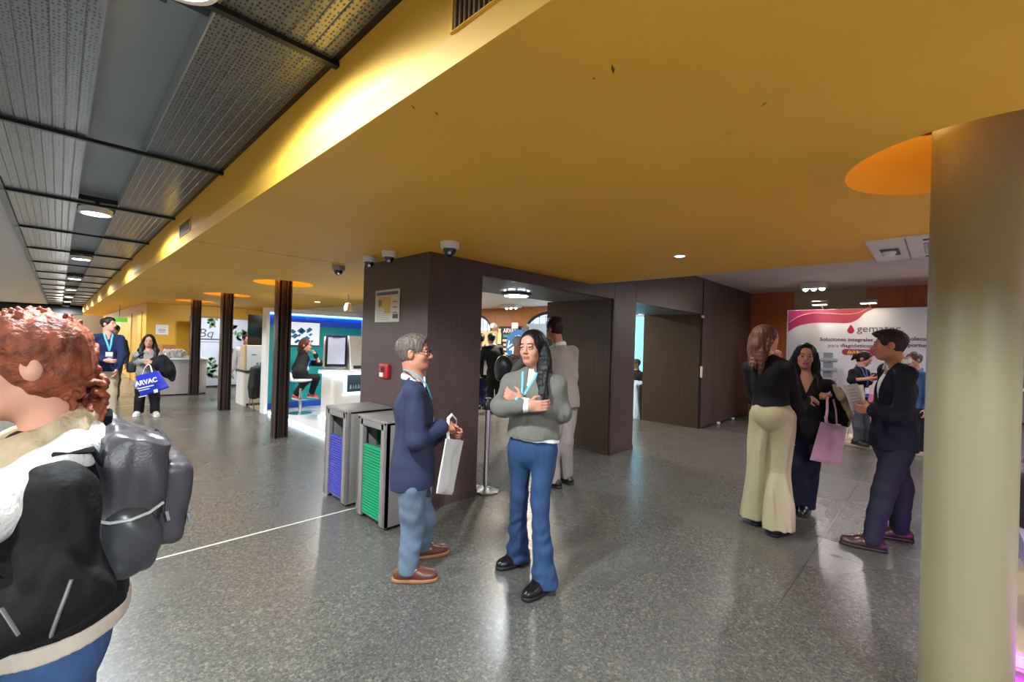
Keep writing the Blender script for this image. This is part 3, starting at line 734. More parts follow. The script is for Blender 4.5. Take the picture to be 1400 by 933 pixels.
for k in range(4):
    y, z = pt(687+(k % 2), 465+6*k); mb.box(PX-.003, y-.5, z-.05, PX, y, z+.02)
mb.build('text_block', mat('poster_peach', (236, 200, 160), .5), t)
y, z = pt(684.5, 460)
MB().lathe([(0, -.26), (.09, -.26), (.09, .08), (.05, .14), (.05, .2), (.06, .2), (.06, .25), (0, .25)], (PX-.06, y, z), 16, M=Matrix.Diagonal((.3, 1, 1))).build('bottle_picture', M['creampanel'], t)
for (px, nm) in ((678.5, 'white round lamp at the left corner of the poster stand'), (707.5, 'white square lamp on top of the poster stand')):
    y, z = at(px, 446, x=PX)[1:3]; t2 = thing('poster_lamp', nm, 'light', (PX-.1, y, zt2))
    if px < 700: MB().lathe([(0, -.11), (.08, -.09), (.11, 0), (.08, .09), (0, .11)], (PX-.12, y, z), 20, M=Matrix.Rotation(PI/2, 3, 'Y')).build('lamp_head', M['white'], t2)
    else: MB().bbox((PX-.12, y, z), (.1, .22, .2), .02).build('lamp_head', M['white'], t2)
    MB().tube([(PX-.1, y, z), (PX+.03, y, zt2-.05)], .015, 8).build('arm', M['steel'], t2)
# round blue banner on a stand
CXX = 9.4; c0 = at(709, 473, x=CXX); rr = 26/604*(CXX/1.0)*.74*1.0
rr = abs(at(684, 473, x=CXX)[1]-c0[1])*.62
t = thing('round_banner', 'round blue banner lettered VAC in white in the hall', 'banner', (CXX, c0[1], 0))
MB().lathe([(0, 0), (rr, 0), (rr, .05), (0, .05)], (CXX, c0[1], c0[2]), 48, M=Matrix.Rotation(-PI/2, 3, 'Y')).build('disc', mat('banner_blue', (24, 104, 168), .4), t)
ang = R(-38); xa = Vector((0, -math.cos(ang), math.sin(ang))); ya_ = Vector((0, math.sin(ang), math.cos(ang)))
o_ = Vector((CXX-.056, c0[1], c0[2]))-xa*(-.06)-xa*.42-ya_*.30
text('VAC', 'lettering', M['white'], t, o_, xa, ya_, .30, .004, True)
text('ar', 'lettering', M['white'], t, Vector((CXX-.056, c0[1], c0[2]))+xa*.02+ya_*.1, xa, ya_, .26, .004, True)
MB().tube([(CXX+.07, c0[1], 0.02), (CXX+.07, c0[1], c0[2]-rr*.4)], .025, 10).lathe([(0, 0), (.25, 0), (.25, .02), (0, .03)], (CXX+.07, c0[1], 0), 24).build('stand', M['steel'], t)
# second doorway: glowing panel, draped table
xg = 10.6; yg0 = at(905, 480, x=xg)[1]
t = thing('light_panel', 'glowing cyan exhibit panel seen through the second doorway', 'light panel', (xg, yg0+1, 0))
MB().box(xg, 4.75, .1, xg+.06, 8.2, 2.36).build('screen', mat('cyan_glow', (120, 220, 255), .4, emit=(96, 205, 250), estr=.7), t)
MB().box(xg-.02, 4.7, .0, xg+.08, 8.25, .1).box(xg-.02, 4.7, 2.36, xg+.08, 8.25, 2.42).build('frame', M['white'], t)
s = SDF((8.85, 4.7, 0), (10.0, 5.9, .85), .014)
s.box((9.42, 5.28, .73), (.45, .5, .02), None, .015); 
s.box((9.42, 5.28, .37), (.44, .49, .36), None, .03, .02); s.cone((8.98, 4.84, .7), (8.9, 4.76, .02), .05, .09, .05)
s.folds(.012, (26, 26, 1.0), 3)
o = s.mesh('table_with_cloth', mat('pale_blue_cloth', (176, 206, 226), .7)); tag(o, 'table under a pale blue cloth in the second doorway', 'table')
# ------------------------------------------------------------------ teal booth left of the pillar
TY = 9.85
M['teal'] = mat('teal_wall', (20, 160, 164), .5); M['bblue'] = mat('booth_blue', (30, 84, 196), .45)
bt2 = thing('teal_booth', 'teal and blue exhibition booth with lit white edges', 'exhibition booth', (4, 9.9, 0))
zt_ = at(430, 430, y=TY)[2]
MB().box(2.96, TY, .0, 5.02, TY+.08, zt_).build('back_wall', M['teal'], bt2)
MB().box(2.97, TY-.012, 1.80, 5.02, TY, zt_-.07).build('blue_band', M['bblue'], bt2)
MB().box(2.97, TY-.012, .08, 5.02, TY, .19).build('skirting', M['bblue'], bt2)
MB().box(2.93, TY-.10, zt_-.02, 5.02, TY+.1, zt_+.07).box(2.90, TY-.16, 0, 2.96, TY+.1, zt_+.07).build('white_frame', M['white'], bt2)
MB().box(2.97, TY-.05, zt_-.05, 5.0, TY-.02, zt_-.02).build('light_strip', M['ledblue'], bt2)
fl = thing('booth_platform', 'low pale platform with glowing edge under the teal booth', 'platform', (3.6, 8.4, 0))
MB().box(2.98, 6.92, .0, 4.3, TY-.02, .07).build('deck', mat('pale_platform', (198, 200, 204), .25), fl)
MB().box(2.962, 6.91, .012, 2.98, TY-.2, .055).box(2.965, 6.90, .012, 3.5, 6.92, .055).build('floor_light_strip', M['led'], fl)
v0 = at(390.5, 439, y=TY-.05); v1 = at(437, 472, y=TY-.05)
t = thing('wall_screen', 'white wall screen showing blue laboratory gear in the teal booth', 'screen', ((v0[0]+v1[0])/2, TY-.03, v1[2]))
vx0, vx1, vz0, vz1 = v0[0], v1[0], v1[2]-.02, v0[2]
MB().bbox(((vx0+vx1)/2, TY-.03, (vz0+vz1)/2), (vx1-vx0, .05, vz1-vz0), .004).build('casing', M['dark'], t)
sc = MB().box(vx0+.012, TY-.057, vz0+.012, vx1-.012, TY-.0545, vz1-.012).build('display', mat('screen_white', (225, 232, 240), .4, emit=(210, 222, 236), estr=.22), t)
mb = MB(); rr_ = random.Random(4)
for k in range(16):
    cx_ = vx0+.10+(vx1-vx0-.25)*k/16; cz_ = vz0+.16+.14*math.sin(k*1.1)+.06*rr_.random()
    w_ = .03+.05*rr_.random(); mb.add([(cx_-w_, TY-.0585, cz_), (cx_, TY-.0585, cz_-w_*.7), (cx_+w_*1.2, TY-.0585, cz_+.02), (cx_+.01, TY-.0585, cz_+w_)], [(0, 1, 2, 3)])
mb.build('picture', mat('screen_teal', (30, 110, 150), .4, emit=(20, 100, 150), estr=.1), sc)
# counter with kiosk
cx0, cy0 = 3.47, 7.85
t = thing('booth_counter', 'white booth counter with glowing top edge and dark niche', 'counter', (3.9, 8.1, .07))
MB().bbox((3.475+.5, 8.12, .50), (1.0, .54, .86), .05, seg=4).build('body', mat('counter_white', (224, 220, 210), .35), t)
MB().bbox((3.455+.54, 8.10, .955), (1.12, .66, .03), .012).build('top', M['white'], t)
MB().box(3.44, 7.765, .905, 4.55, 7.79, .94).box(3.43, 7.765, .905, 3.445, 8.4, .94).build('top_light_strip', M['led'], t)
MB().box(3.45, 7.83, .075, 4.5, 7.85, .11).box(3.45, 7.83, .075, 3.475, 8.4, .11).build('base_light_strip', M['led'], t)
n0 = at(475, 512, y=7.85); n1 = at(475, 536, y=7.85)
nx, nz0, nz1 = n0[0], n1[2], n0[2]
MB().box(nx-.05, 7.832, nz0-.05, nx+.6, 7.85, nz0-.02).box(nx-.05, 7.832, nz1+.02, nx+.6, 7.85, nz1+.05).box(nx-.05, 7.832, nz0-.05, nx-.02, 7.85, nz1+.05).build('niche_light_strip', M['led'], t)
ni = MB().box(nx, 7.835, nz0, nx+.6, 7.848, nz1).build('niche', mat('niche_dark', (38, 52, 62), .3), t)
mb = MB()
for k in range(6): mb.lathe([(0, 0), (.02, 0), (.02, .05), (.012, .06), (.012, .08), (0, .08)], (nx+.06+.05*k, 7.825, nz0+.05), 10)
mb.build('vials', mat('vial', (120, 140, 150), .2), ni)
k0 = at(446, 457, depth=8.25); k1 = at(475, 500, depth=8.25)
bc = (at(460, 480, depth=8.25))
t = thing('kiosk_screen', 'tilted portrait kiosk screen with dark frame on the white counter', 'screen', (bc[0], bc[1], .97))
nrm = Vector((-.45, -.87, .16)).normalized(); xr = Vector((nrm.y*-1, nrm.x, 0)).normalized(); up = nrm.cross(xr).normalized(); up = -up if up.z < 0 else up
Mk = Matrix((xr, up, nrm)).transposed()
cK = Vector(bc)
MB().bbox(cK-nrm*.10-xr*.03+Vector((0, 0, -.02)), (.40, .58, .16), .02, M=Mk).build('body', mat('kiosk_cream', (214, 200, 180), .4), t)
MB().bbox(cK, (.38, .60, .03), .008, M=Mk).build('frame', mat('kiosk_frame', (22, 30, 60), .3), t)
MB().bbox(cK+nrm*.0155, (.30, .50, .004), 0, M=Mk).build('display', mat('kiosk_display', (170, 176, 196), .3, emit=(170, 180, 210), estr=.16), t)
MB().bbox(cK+nrm*.018+up*.262, (.16, .03, .004), 0, M=Mk).build('camera_notch', M['dark'], t)
b2 = at(485.5, 482, depth=8.42)
t = thing('analyser_unit', 'white upright machine beside the kiosk screen on the counter', 'machine', (b2[0], b2[1], .97))
MB().prism([(b2[1]-.12, .97), (b2[1]+.2, .97), (b2[1]+.2, 1.62), (b2[1]+.02, 1.62)], 'x', b2[0]-.12, b2[0]+.3).build('casing', M['white'], t)
MB().box(b2[0]-.08, b2[1]-.115, 1.0, b2[0]+.26, b2[1]-.09, 1.06).build('vent', M['dark'], t)
# bar stool
p = at(410, 566, z=.07); bx, by = p[0], p[1]
t = thing('bar_stool', 'white bar stool with chrome pedestal in the teal booth', 'stool', (bx, by, .07))
MB().lathe([(0, .07), (.22, .07), (.22, .085), (.05, .11), (0, .11)], (bx, by, 0), 32).build('base', M['chrome'], t)
MB().lathe([(.03, .1), (.03, .70)], (bx, by, 0), 16).build('pedestal', M['chrome'], t)
MB().tube([(bx+.05+.13*math.cos(a)-.05, by-.02+.14*math.sin(a), .36) for a in [PI*1.0+PI*k/8 for k in range(9)]], .012, 8).tube([(bx, by, .36), (bx, by-.15, .36)], .01, 8).build('footrest', M['chrome'], t)
s = SDF((bx-.3, by-.3, .66), (bx+.3, by+.3, .98), .012)
s.ell((bx, by, .73), (.2, .2, .045), None, .02).chain([(bx-.17, by+.1, .74), (bx-.2, by+.12, .85)], [.03, .03], .03).chain([(bx-.2, by-.08, .74), (bx-.23, by-.06, .85)], [.03, .03], .03).cone((bx-.2, by+.12, .85), (bx-.23, by-.06, .85), .03, .03, .03)
s.mesh('seat', M['white'], t)
p = at(476, 421, depth=8.4)
t = thing('booth_lamp', 'cream round lamp hanging above the counter of the teal booth', 'light', tuple(p))
MB().lathe([(0, -.07), (.07, -.06), (.075, 0), (.05, .08), (0, .09)], p, 20).build('lamp_head', M['creampanel'], t)
MB().tube([(p[0], p[1], p[2]+.06), (p[0], p[1], ZC)], .008, 6).build('stem', M['steel'], t)
# ------------------------------------------------------------------ booths further back
BY = 15.4
t = thing('white_backdrop', 'tall white backdrop lettered Bq with printed green leaves', 'backdrop', (3.4, BY, 0))
q0 = at(262, 434, y=BY); q1 = at(341, 436, y=BY)
MB().box(q0[0], BY, .05, q1[0], BY+.06, q0[2], bev=.004).build('panel', mat('backdrop_white', (206, 216, 232), .5), t)
p = at(270, 461, y=BY); text('Bq', 'lettering', M['ink'], t, (p[0], BY-.004, p[2]), (1, 0, 0), (0, 0, 1), .36, .003, shear=.2)
p = at(266, 465.5, y=BY); MB().box(p[0], BY-.004, p[2]+.02, p[0]+.62, BY, p[2]+.06).box(p[0], BY-.004, p[2]-.05, p[0]+.62, BY, p[2]-.035).build('text_line', M['ink'], t)
mb = MB(); rr_ = random.Random(9)
for (px, py, n_, sp) in ((291, 442, 10, 6), (320, 451, 9, 5), (331, 459, 12, 6), (316, 485, 14, 7), (290, 508, 18, 8), (312, 510, 10, 6), (289, 495, 8, 5)):
    for k in range(n_):
        p = at(px+rr_.uniform(-sp, sp), py+rr_.uniform(-sp, sp), y=BY-.006); a = rr_.uniform(0, 6.28); l = rr_.uniform(.05, .1); w_ = l*.45
        c_, s_ = math.cos(a), math.sin(a)
        q = [(-l, 0), (-l*.3, w_), (l*.4, w_*.8), (l, 0), (l*.4, -w_*.8), (-l*.3, -w_)]
        mb.add([(p[0]+u*c_-v*s_, BY-.005, p[2]+u*s_+v*c_) for u, v in q], [tuple(range(6))])
mb.build('leaf_print', mat('leaf_green', (104, 146, 100), .6), t)
# rounded grey counter with bag and papers
t = thing('reception_counter', 'grey rounded counter piled with papers behind the steel columns', 'counter', (2.2, 13.9, 0))
cA = at(231, 543, z=0); cB = at(277, 535, z=0)
x0_, x1_, yf = cA[0]-.35, 2.76, 13.80
poly = [(x0_, yf), (x1_-.15, yf)]+[(x1_-.15+.15*math.sin(a), yf+.15-.15*math.cos(a)) for a in [PI/2*k/6 for k in range(1, 7)]]+[(x1_, yf+.75), (x0_, yf+.75)]
MB().prism(poly, 'z', .03, .9).build('body', mat('counter_grey', (158, 152, 150), .5), t)
MB().prism([(a+(.03 if a > 2.5 else -.03), b+(-.03 if b < 14.0 else .02)) for a, b in poly], 'z', .9, .94).build('top', M['white'], t)
MB().box(x0_, yf+.03, 0, x1_-.03, yf+.72, .03).build('plinth', M['dark'], t)
p = at(238, 484, depth=11.2)
s = SDF((p[0]-.3, p[1]-.25, .92), (p[0]+.3, p[1]+.25, 1.3), .014)
s.box((p[0], p[1], 1.05), (.22, .14, .1), None, .05).folds(.02, (30, 30, 30), 5)
o = s.mesh('plastic_bag', mat('clear_plastic', (176, 172, 168), .25)); tag(o, 'crumpled grey plastic bag on the rounded counter', 'bag')
p2 = at(232, 472, depth=11.4)
t = thing('cardboard_box', 'brown cardboard box on the rounded counter behind the plastic bag', 'box', (p2[0], p2[1], .94))
MB().bbox((p2[0]-.05, p2[1]+.15, 1.1), (.3, .3, .32), .006, M=Matrix.Rotation(.3, 3, 'Z')).build('carton', mat('carton_brown', (150, 98, 48), .8), t)
MB().bbox((p2[0]-.05, p2[1]+.15, 1.262), (.3, .05, .004), 0, M=Matrix.Rotation(.3, 3, 'Z')).build('tape', mat('tape', (176, 140, 90), .4), t)
for (px, dx, nm) in ((270, 0, 'white paper stack on the counter right of the thin steel column'), (247, .1, 'white paper stack on the counter in front of the plastic bag')):
    p = at(px, 491, depth=11.15)
    mb = MB()
    for k in range(5): mb.bbox((p[0]+.02*math.sin(k*2), 13.95, .946+.011*k), (.3, .21, .009), 0, M=Matrix.Rotation(.2*math.sin(k*3), 3, 'Z'))
    o = mb.build('paper_stack', M['white']); tag(o, nm, 'papers')
# white table with cartons
tA = at(318, 551, z=0); 
TX0, TX1, TY0, TY1 = 2.90, 3.75, 11.0, 11.7
t = thing('display_table', 'white panel-fronted table holding cartons beside the teal booth', 'table', (3.3, 11.4, 0))
MB().box(TX0, TY0, 0, TX0+.03, TY1, .74).box(TX1-.03, TY0, 0, TX1, TY1, .74).box(TX0+.03, TY0, .06, TX1-.03, TY0+.02, .74).build('panels', mat('table_white', (214, 208, 200), .5), t)
MB().box(TX0-.02, TY0-.02, .74, TX1+.02, TY1+.02, .775, bev=.004).build('top', M['dark'], t)
t = thing('carton', 'large white-fronted carton on the panel-fronted table', 'box', (3.3, 11.3, .775))
MB().bbox((3.30, 11.3, 1.06), (.76, .5, .56), .006).build('box_body', mat('carton_tan', (196, 172, 140), .8), t)
fr_ = MB().box(2.93, 11.045, .79, 3.66, 11.05, 1.33).build('white_front', mat('carton_white', (200, 200, 206), .6), t)
mb = MB()
for k in range(3): mb.box(3.12+.07*k, 11.042, .86, 3.17+.07*k, 11.045, .96)
mb.box(3.35, 11.042, 1.14, 3.5, 11.045, 1.18).box(3.02, 11.042, 1.12, 3.12, 11.045, 1.15); mb.build('print_marks', mat('print_grey', (120, 120, 128), .6), fr_)
t = thing('black_screen', 'tall black display screen above the cartons', 'screen', (3.3, 11.85, 0))
w0 = at(339.5, 430, y=12.1); w1 = at(367, 473, y=12.1)
MB().bbox(((w0[0]+w1[0])/2+.1, 12.1, (w0[2]+w1[2])/2), (w1[0]-w0[0]+.2, .06, w0[2]-w1[2]), .008).build('panel', mat('screen_black', (14, 14, 15), .25), t)
MB().tube([((w0[0]+w1[0])/2+.1, 12.13, .02), ((w0[0]+w1[0])/2+.1, 12.13, 1.5)], .025, 8).box((w0[0]+w1[0])/2-.15, 11.95, 0, (w0[0]+w1[0])/2+.35, 12.3, .02).build('stand', M['dark'], t)
# chair with jacket
p = at(352, 556, z=0); chx, chy = p[0]-.02, p[1]-.28
t = thing('folding_chair', 'metal folding chair draped with a jacket beside the white table', 'chair', (chx, chy, 0))
MB().bbox((chx, chy, .45), (.4, .4, .025), .008).build('seat', M['steel'], t)
MB().bbox((chx-.05, chy-.2, .74), (.4, .02, .2), .008).build('backrest', M['steel'], t)
for dx in (-.18, .18):
    MB().tube([(chx+dx, chy-.2, .86), (chx+dx, chy+.18, 0)], .012, 8).build('leg', M['chrome'], t)
    MB().tube([(chx+dx, chy+.18, .45), (chx+dx, chy-.22, 0)], .012, 8).build('leg', M['chrome'], t)
s = SDF((chx-.32, chy-.42, .15), (chx+.32, chy+.05, 1.05), .012)
s.chain([(chx-.2, chy-.22, .86), (chx+.2, chy-.22, .88)], [.07, .07], .03)
s.box((chx, chy-.28, .58), (.25, .05, .33), None, .045, .05).chain([(chx-.24, chy-.25, .85), (chx-.27, chy-.3, .5), (chx-.25, chy-.28, .3)], [.07, .055, .05], .03).chain([(chx+.24, chy-.25, .85), (chx+.25, chy-.3, .5)], [.07, .055], .03)
s.folds(.014, (24, 20, 8), 8)
o = s.mesh('dark_jacket', mat('jacket_black_brown', (40, 36, 34), .8)); tag(o, 'dark jacket hung over the back of the folding chair', 'jacket')
o = MB().box(2.95, 9.9, .0, 4.4, 10.95, .012).build('beige_rug', mat('beige_rug', (176, 160, 138), .9)); tag(o, 'beige carpet square under the cartons table', 'rug')
# wall notice, exit sign
n0 = at(213, 444, y=16.08); n1 = at(230, 458, y=16.08)
t = thing('wall_notice', 'white paper notice on the yellow wall', 'notice', (n0[0], 16.1, n1[2]))
MB().box(n0[0], 16.085, n1[2], n1[0], 16.1, n0[2]).build('sheet', M['white'], t)
MB().box(n0[0]+.06, 16.083, n1[2]+.12, n1[0]-.06, 16.085, n1[2]+.14).box(n0[0]+.08, 16.083, n1[2]+.07, n1[0]-.08, 16.085, n1[2]+.085).build('text_line', M['ink'], t)
p = at(163, 437.5, y=19)
t = thing('exit_sign', 'small green exit sign hanging far down the corridor', 'sign', tuple(p))
MB().bbox(p, (.4, .04, .14), .005).build('sign_box', mat('exit_green', (80, 150, 50), .4, emit=(70, 150, 40), estr=.4), t)
MB().tube([(p[0], p[1], p[2]+.06), (p[0], p[1], ZC)], .01, 6).build('hanger', M['steel'], t)
# ------------------------------------------------------------------ exhibit at the right edge, behind the cream column
t = thing('purple_booth', 'exhibit platform with purple glowing edge right of the cream column', 'exhibition booth', (4.2, -1, 0))
MB().box(3.42, -2.3, 0, 5.0, -.26, .10).build('platform', mat('booth_beige', (196, 176, 150), .4), t)
MB().box(3.40, -2.3, .03, 3.42, -.25, .08).box(3.4, -.26, .03, 5.0, -.245, .08).build('floor_light_strip', M['ledpurple'], t)
t = thing('low_table', 'low white table with lavender top behind the cream column', 'table', (3.75, -.75, .1))
MB().bbox((3.84, -.85, .47), (.62, 1.0, .14), .01).build('top', mat('lavender', (138, 136, 176), .35), t)
MB().box(3.62, -1.3, .1, 3.66, -.40, .41).box(4.05, -1.3, .1, 4.1, -.40, .41).build('side_panel', M['white'], t)
p = at(1397, 777, depth=2.45)
t = thing('glass_cup', 'small glass cup of amber drink on the lavender table', 'cup', (3.68, -.40, .54))
MB().lathe([(0, .54), (.04, .54), (.045, .60), (.04, .60), (.036, .548), (0, .548)], (3.68, -.45, 0), 20).build('cup', mat('cup_glass', (200, 190, 220), .08), t)
MB().lathe([(0, .58), (.038, .58)], (3.68, -.45, 0), 20).build('drink', mat('amber', (150, 60, 20), .1), t)
xs = 6.2
t = thing('display_case', 'pale display wall with purple sign at the right edge of the photo', 'exhibit wall', (xs, -1.2, 0))
MB().box(xs, -3, 0, xs+.08, -.50, 2.05, bev=.004).build('panel', mat('lilac_panel', (176, 172, 196), .5), t)
MB().box(xs-.01, -2.6, 1.62, xs, -.55, 1.85).build('purple_sign', mat('purple_print', (110, 40, 130), .5), t)
MB().box(xs-.12, -2.9, 1.28, xs, -.50, 1.31).box(xs-.12, -2.9, .98, xs, -.50, 1.0).build('shelf', M['chrome'], t)
for k, z in enumerate((2.14, 2.02)):
    tt = thing('clip_floodlight', ('upper clip lamp at the right edge of the photo', 'lower clip lamp at the right edge of the photo')[k], 'light', (xs-.15, -.58, z))
    MB().bbox((xs-.15, -.60, z), (.10, .14, .07), .01).build('lamp_head', M['steel'], tt)
    MB().box(xs-.19, -.66, z-.039, xs-.11, -.54, z-.036).build('glass', M['lamp'], tt)
    MB().tube([(xs-.1, -.6, z), (xs+.04, -.6, z-.02 if k == 0 else z), (xs+.04, -.6, 1.95)], .012, 6).build('arm', M['steel'], tt)
s = SDF((4.5, -1.6, .1), (5.3, -.3, 1.1), .02)
s.box((4.9, -.9, .55), (.28, .42, .09), None, .07, .05).box((5.12, -.9, .72), (.09, .44, .28), None, .07, .05).box((4.9, -.45, .6), (.28, .07, .2), None, .06, .04).box((4.9, -1.35, .6), (.28, .07, .2), None, .06, .04).box((4.9, -.9, .3), (.25, .4, .18), None, .03, .04)
o = s.mesh('black_armchair', mat('black_leather', (22, 22, 24), .4)); tag(o, 'black armchair at the right edge beside the cream column', 'armchair')
# ------------------------------------------------------------------ people
def skinmat(name, rgb): return mat(name, rgb, .5, noise=(14, .05, _one))
SK = {'tan': skinmat('skin_tan', (176, 118, 92)), 'fair': skinmat('skin_fair', (206, 152, 130)), 'olive': skinmat('skin_olive', (186, 132, 106)), 'brown': skinmat('skin_brown', (150, 98, 76))}
LIP = mat('lips', (150, 88, 80), .5)
EYE = [mat('eye_white', (176, 168, 162), .3), mat('iris_brown', (58, 36, 24), .2), mat('pupil', (8, 8, 8), .15)]
def hairmat(name, rgb, amt=.4): return mat(name, rgb, .5, spec=.3, noise=(1.0, amt, (60, 60, 7)), bump=(90, .3))
HM = {'black': hairmat('hair_black', (13, 10, 10)), 'dark': hairmat('hair_dark_brown', (36, 26, 22)), 'brown': hairmat('hair_brown', (84, 52, 36)), 'grey': hairmat('hair_grey', (86, 78, 70), .35),
      'red': mat('hair_copper', (128, 62, 38), .6, noise=(1.3, .55, (26, 26, 26)), bump=(90, .6)), 'auburn': hairmat('hair_auburn', (92, 44, 38))}
def cloth(name, rgb, rough=.8, amt=.08, sc=60, b=(240, .15)): return mat(name, rgb, rough, noise=(sc, amt, _one), bump=b, spec=.25)
class Fig:
    def __init__(f, label, foot, D, v=.006, group=None, sex='m', plane=None):
        """foot = pixel between the feet; D = distance along the optical axis"""
        f.D = D; f.v = v; f.sex = sex; f.plane = plane
        b = f.P(*foot); f.base = A(b[0], b[1], 0)
        f.t = thing('person', label, 'person', tuple(f.base), group=group)
        f.ed = N(A(b[0], b[1], 0)); f.er = A(f.ed[1], -f.ed[0], 0); f.z = A(0, 0, 1)
        f.J = {}
        if sex == 'm': f.cw, f.cd, f.ww, f.wd, f.hw, f.hd = .170, .115, .150, .108, .165, .115
        else: f.cw, f.cd, f.ww, f.wd, f.hw, f.hd = .142, .10, .122, .09, .16, .112
        f.hs = 1.0
    def P(f, px, py, dd=0):
        if f.plane: return at(px, py, y=f.D+dd)
        return at(px, py, depth=f.D+dd)
    def dir(f, ang, el=0):
        """ang about the line of sight: 0 = away, 90 = to the right, 180 = towards the viewer, 270 = to the left"""
        a = R(ang); e = R(el); h = f.ed*math.cos(a)+f.er*math.sin(a); return N(h*math.cos(e)+f.z*math.sin(e))
    def setup(f, pel, nkb, yaw, sw=None, roll=0, hipw=.09):
        f.tu = N(nkb-pel); f.tf = f.dir(yaw); f.tf = N(f.tf-f.tu*(f.tf@f.tu)); f.tr = N(np.cross(f.tf, f.tu))
        J = f.J; J['pel'] = pel; J['nkb'] = nkb
        J['che'] = pel+(nkb-pel)*.66-f.tf*.0; J['wai'] = pel+(nkb-pel)*.34+f.tf*.005
        sw = sw or (.185 if f.sex == 'm' else .160)
        su = f.tu*(-.072 if f.sex == 'm' else -.084)
        J['sR'] = nkb+f.tr*sw+su; J['sL'] = nkb-f.tr*sw+su
        J['hR'] = pel+f.tr*hipw-f.tu*.06; J['hL'] = pel-f.tr*hipw-f.tu*.06
    def head(f, c, yaw, pitch=0, tilt=0, s=1.0):
        f.hc = A(*c); f.hf = f.dir(yaw, pitch); up = f.z; f.hr = N(np.cross(f.hf, up)); f.hu = np.cross(f.hr, f.hf)
        if tilt:
            a = R(tilt); hr = f.hr*math.cos(a)+f.hu*math.sin(a); f.hu = f.hu*math.cos(a)-f.hr*math.sin(a); f.hr = hr
        f.HF = np.array([f.hr, f.hf, f.hu]); f.hs = s
    def H(f, r, fw, u): return f.hc+(f.hr*r+f.hf*fw+f.hu*u)*f.hs
    def T(f, o, r, fw, u): return f.J[o]+f.tr*r+f.tf*fw+f.tu*u
    def grid(f, lo=None, hi=None, v=None, pad=.16):
        pts = np.array([p for p in f.J.values()]+[f.hc]); l = pts.min(0)-pad; h = pts.max(0)+pad
        l[2] = max(0, l[2]-.1); h[2] += .05
        if lo is not None: l = np.maximum(l, lo)
        if hi is not None: h = np.minimum(h, hi)
        return SDF(l, h, v or f.v)
    def torso(f, s, g=0, k=.07, hips=True, wa=0):
        J = f.J; Fm = np.array([f.tr, f.tf, f.tu])
        if hips: s.ell(J['pel'], (f.hw+g, f.hd+g, .13+g), Fm, k)
        s.ell(J['wai'], (f.ww+g+wa, f.wd+g+wa, .15+g), Fm, k)
        s.ell(J['che'], (f.cw+g, f.cd+g, .17+g), Fm, k)
        nb = J['nkb']-f.tu*.035
        for q in ('sR', 'sL'): s.cone(nb, J[q], .052+g*.8, .046+g*.6, .05)
        if f.sex == 'f':
            for q in (-1, 1): s.ell(J['che']+f.tf*.055+f.tr*.068*q+f.tu*.0, (.066+g, .06+g, .066+g), Fm, .05)
    def arm(f, s, q, g=0, t=1.0, k=.03, rs=(.048, .041, .030)):
        J = f.J; m = .9 if f.sex == 'f' else 1
        w = J['e'+q]+(J['w'+q]-J['e'+q])*t
        s.chain([J['s'+q], J['e'+q], w], [rs[0]*m+g, rs[1]*m+g, rs[2]*m+g], k)
    def leg(f, s, q, rs, k=.03, ext=None):
        J = f.J; a = J['a'+q] if ext is None else ext
        s.chain([J['h'+q], J['k'+q], a], rs, k)
    def hand(f, s, w, d, n, t, curl=(30, 30, 20), spread=.0, k=.008, sc=None, thumb=.5):
        sc = sc or (.92 if f.sex == 'f' else 1.0)
        d = N(d); n = N(n-d*(n@d)); t = N(t-d*(t@d)-n*(t@n)); w = A(*w)
        s.box(w+d*.05*sc, (.039*sc, .047*sc, .0135*sc), np.array([t, d, n]), .013*sc, .02)
        s.cone(w-d*.02, w+d*.02*sc, .027*sc, .027*sc, .02)
        for i, (o, L) in enumerate(((.029, .070), (.0095, .079), (-.010, .074), (-.0285, .058))):
            p = w+d*.093*sc+t*o*sc; a = 0; dd = N(d+t*spread*(1.5-i)*.35)
            for j, fr in enumerate((.45, .31, .24)):
                a += R(curl[j]*(1+.08*i)); v = dd*math.cos(a)+n*math.sin(a); q = p+v*L*fr*sc
                s.cone(p, q, (.0092-.0008*j)*sc, (.0088-.0010*j)*sc, k*.5); p = q
        b = w+d*.02*sc+t*.030*sc+n*.006*sc; m = b+N(d*.75+t*.75+n*thumb)*.042*sc; e = m+N(d*.95+t*.1+n*thumb*.9)*.032*sc
        s.cone(b, m, .0125*sc, .0105*sc, .015); s.cone(m, e, .0102*sc, .0082*sc, .004)
    def headsdf(f, s, neck=True, ears=True):
        h = f.hs; Fm = f.HF; m = f.sex == 'm'
        def E(p, r, k=.02, op='u'): s.ell(f.H(*p), tuple(np.array(r)*h), Fm, k*h, op)
        E((0, -.014, .034), (.073, .094, .078))
        E((0, .026, -.032), (.058 if m else .055, .062, .086), .03)
        E((0, .056, -.090), (.034 if m else .028, .030, .026), .035)
        E((0, .012, -.068), (.054 if m else .047, .055, .040), .03)
        for q in (-1, 1): E((.036*q, .054, -.030), (.026, .026, .026), .02)
        E((0, .079, .024), (.046, .013, .011) if m else (.042, .009, .010), .016)
        if not m: E((0, .060, .05), (.045, .026, .03), .03)
        for q in (-1, 1): E((.031*q, .098 if m else .1005, .001), (.018, .016, .011), .010, 's')
        for q in (-1, 1): E((.031*q, .0838, .0088), (.018, .0105, .0052), .004); E((.031*q, .0835, -.0088), (.017, .0095, .0045), .004)
        s.cone(f.H(0, .088, .008), f.H(0, .111 if m else .105, -.030), .0085*h, (.0125 if m else .0100)*h, .012*h)
        for q in (-1, 1): s.cone(f.H(.009*q, .096 if m else .092, -.036), f.H(.010*q, .094, -.034), .0085*h, .0085*h, .006*h)
        E((0, .0895, -.0605), (.023, .009, .0058), .005); E((0, .0875, -.0705), (.019, .0095, .0068), .005)
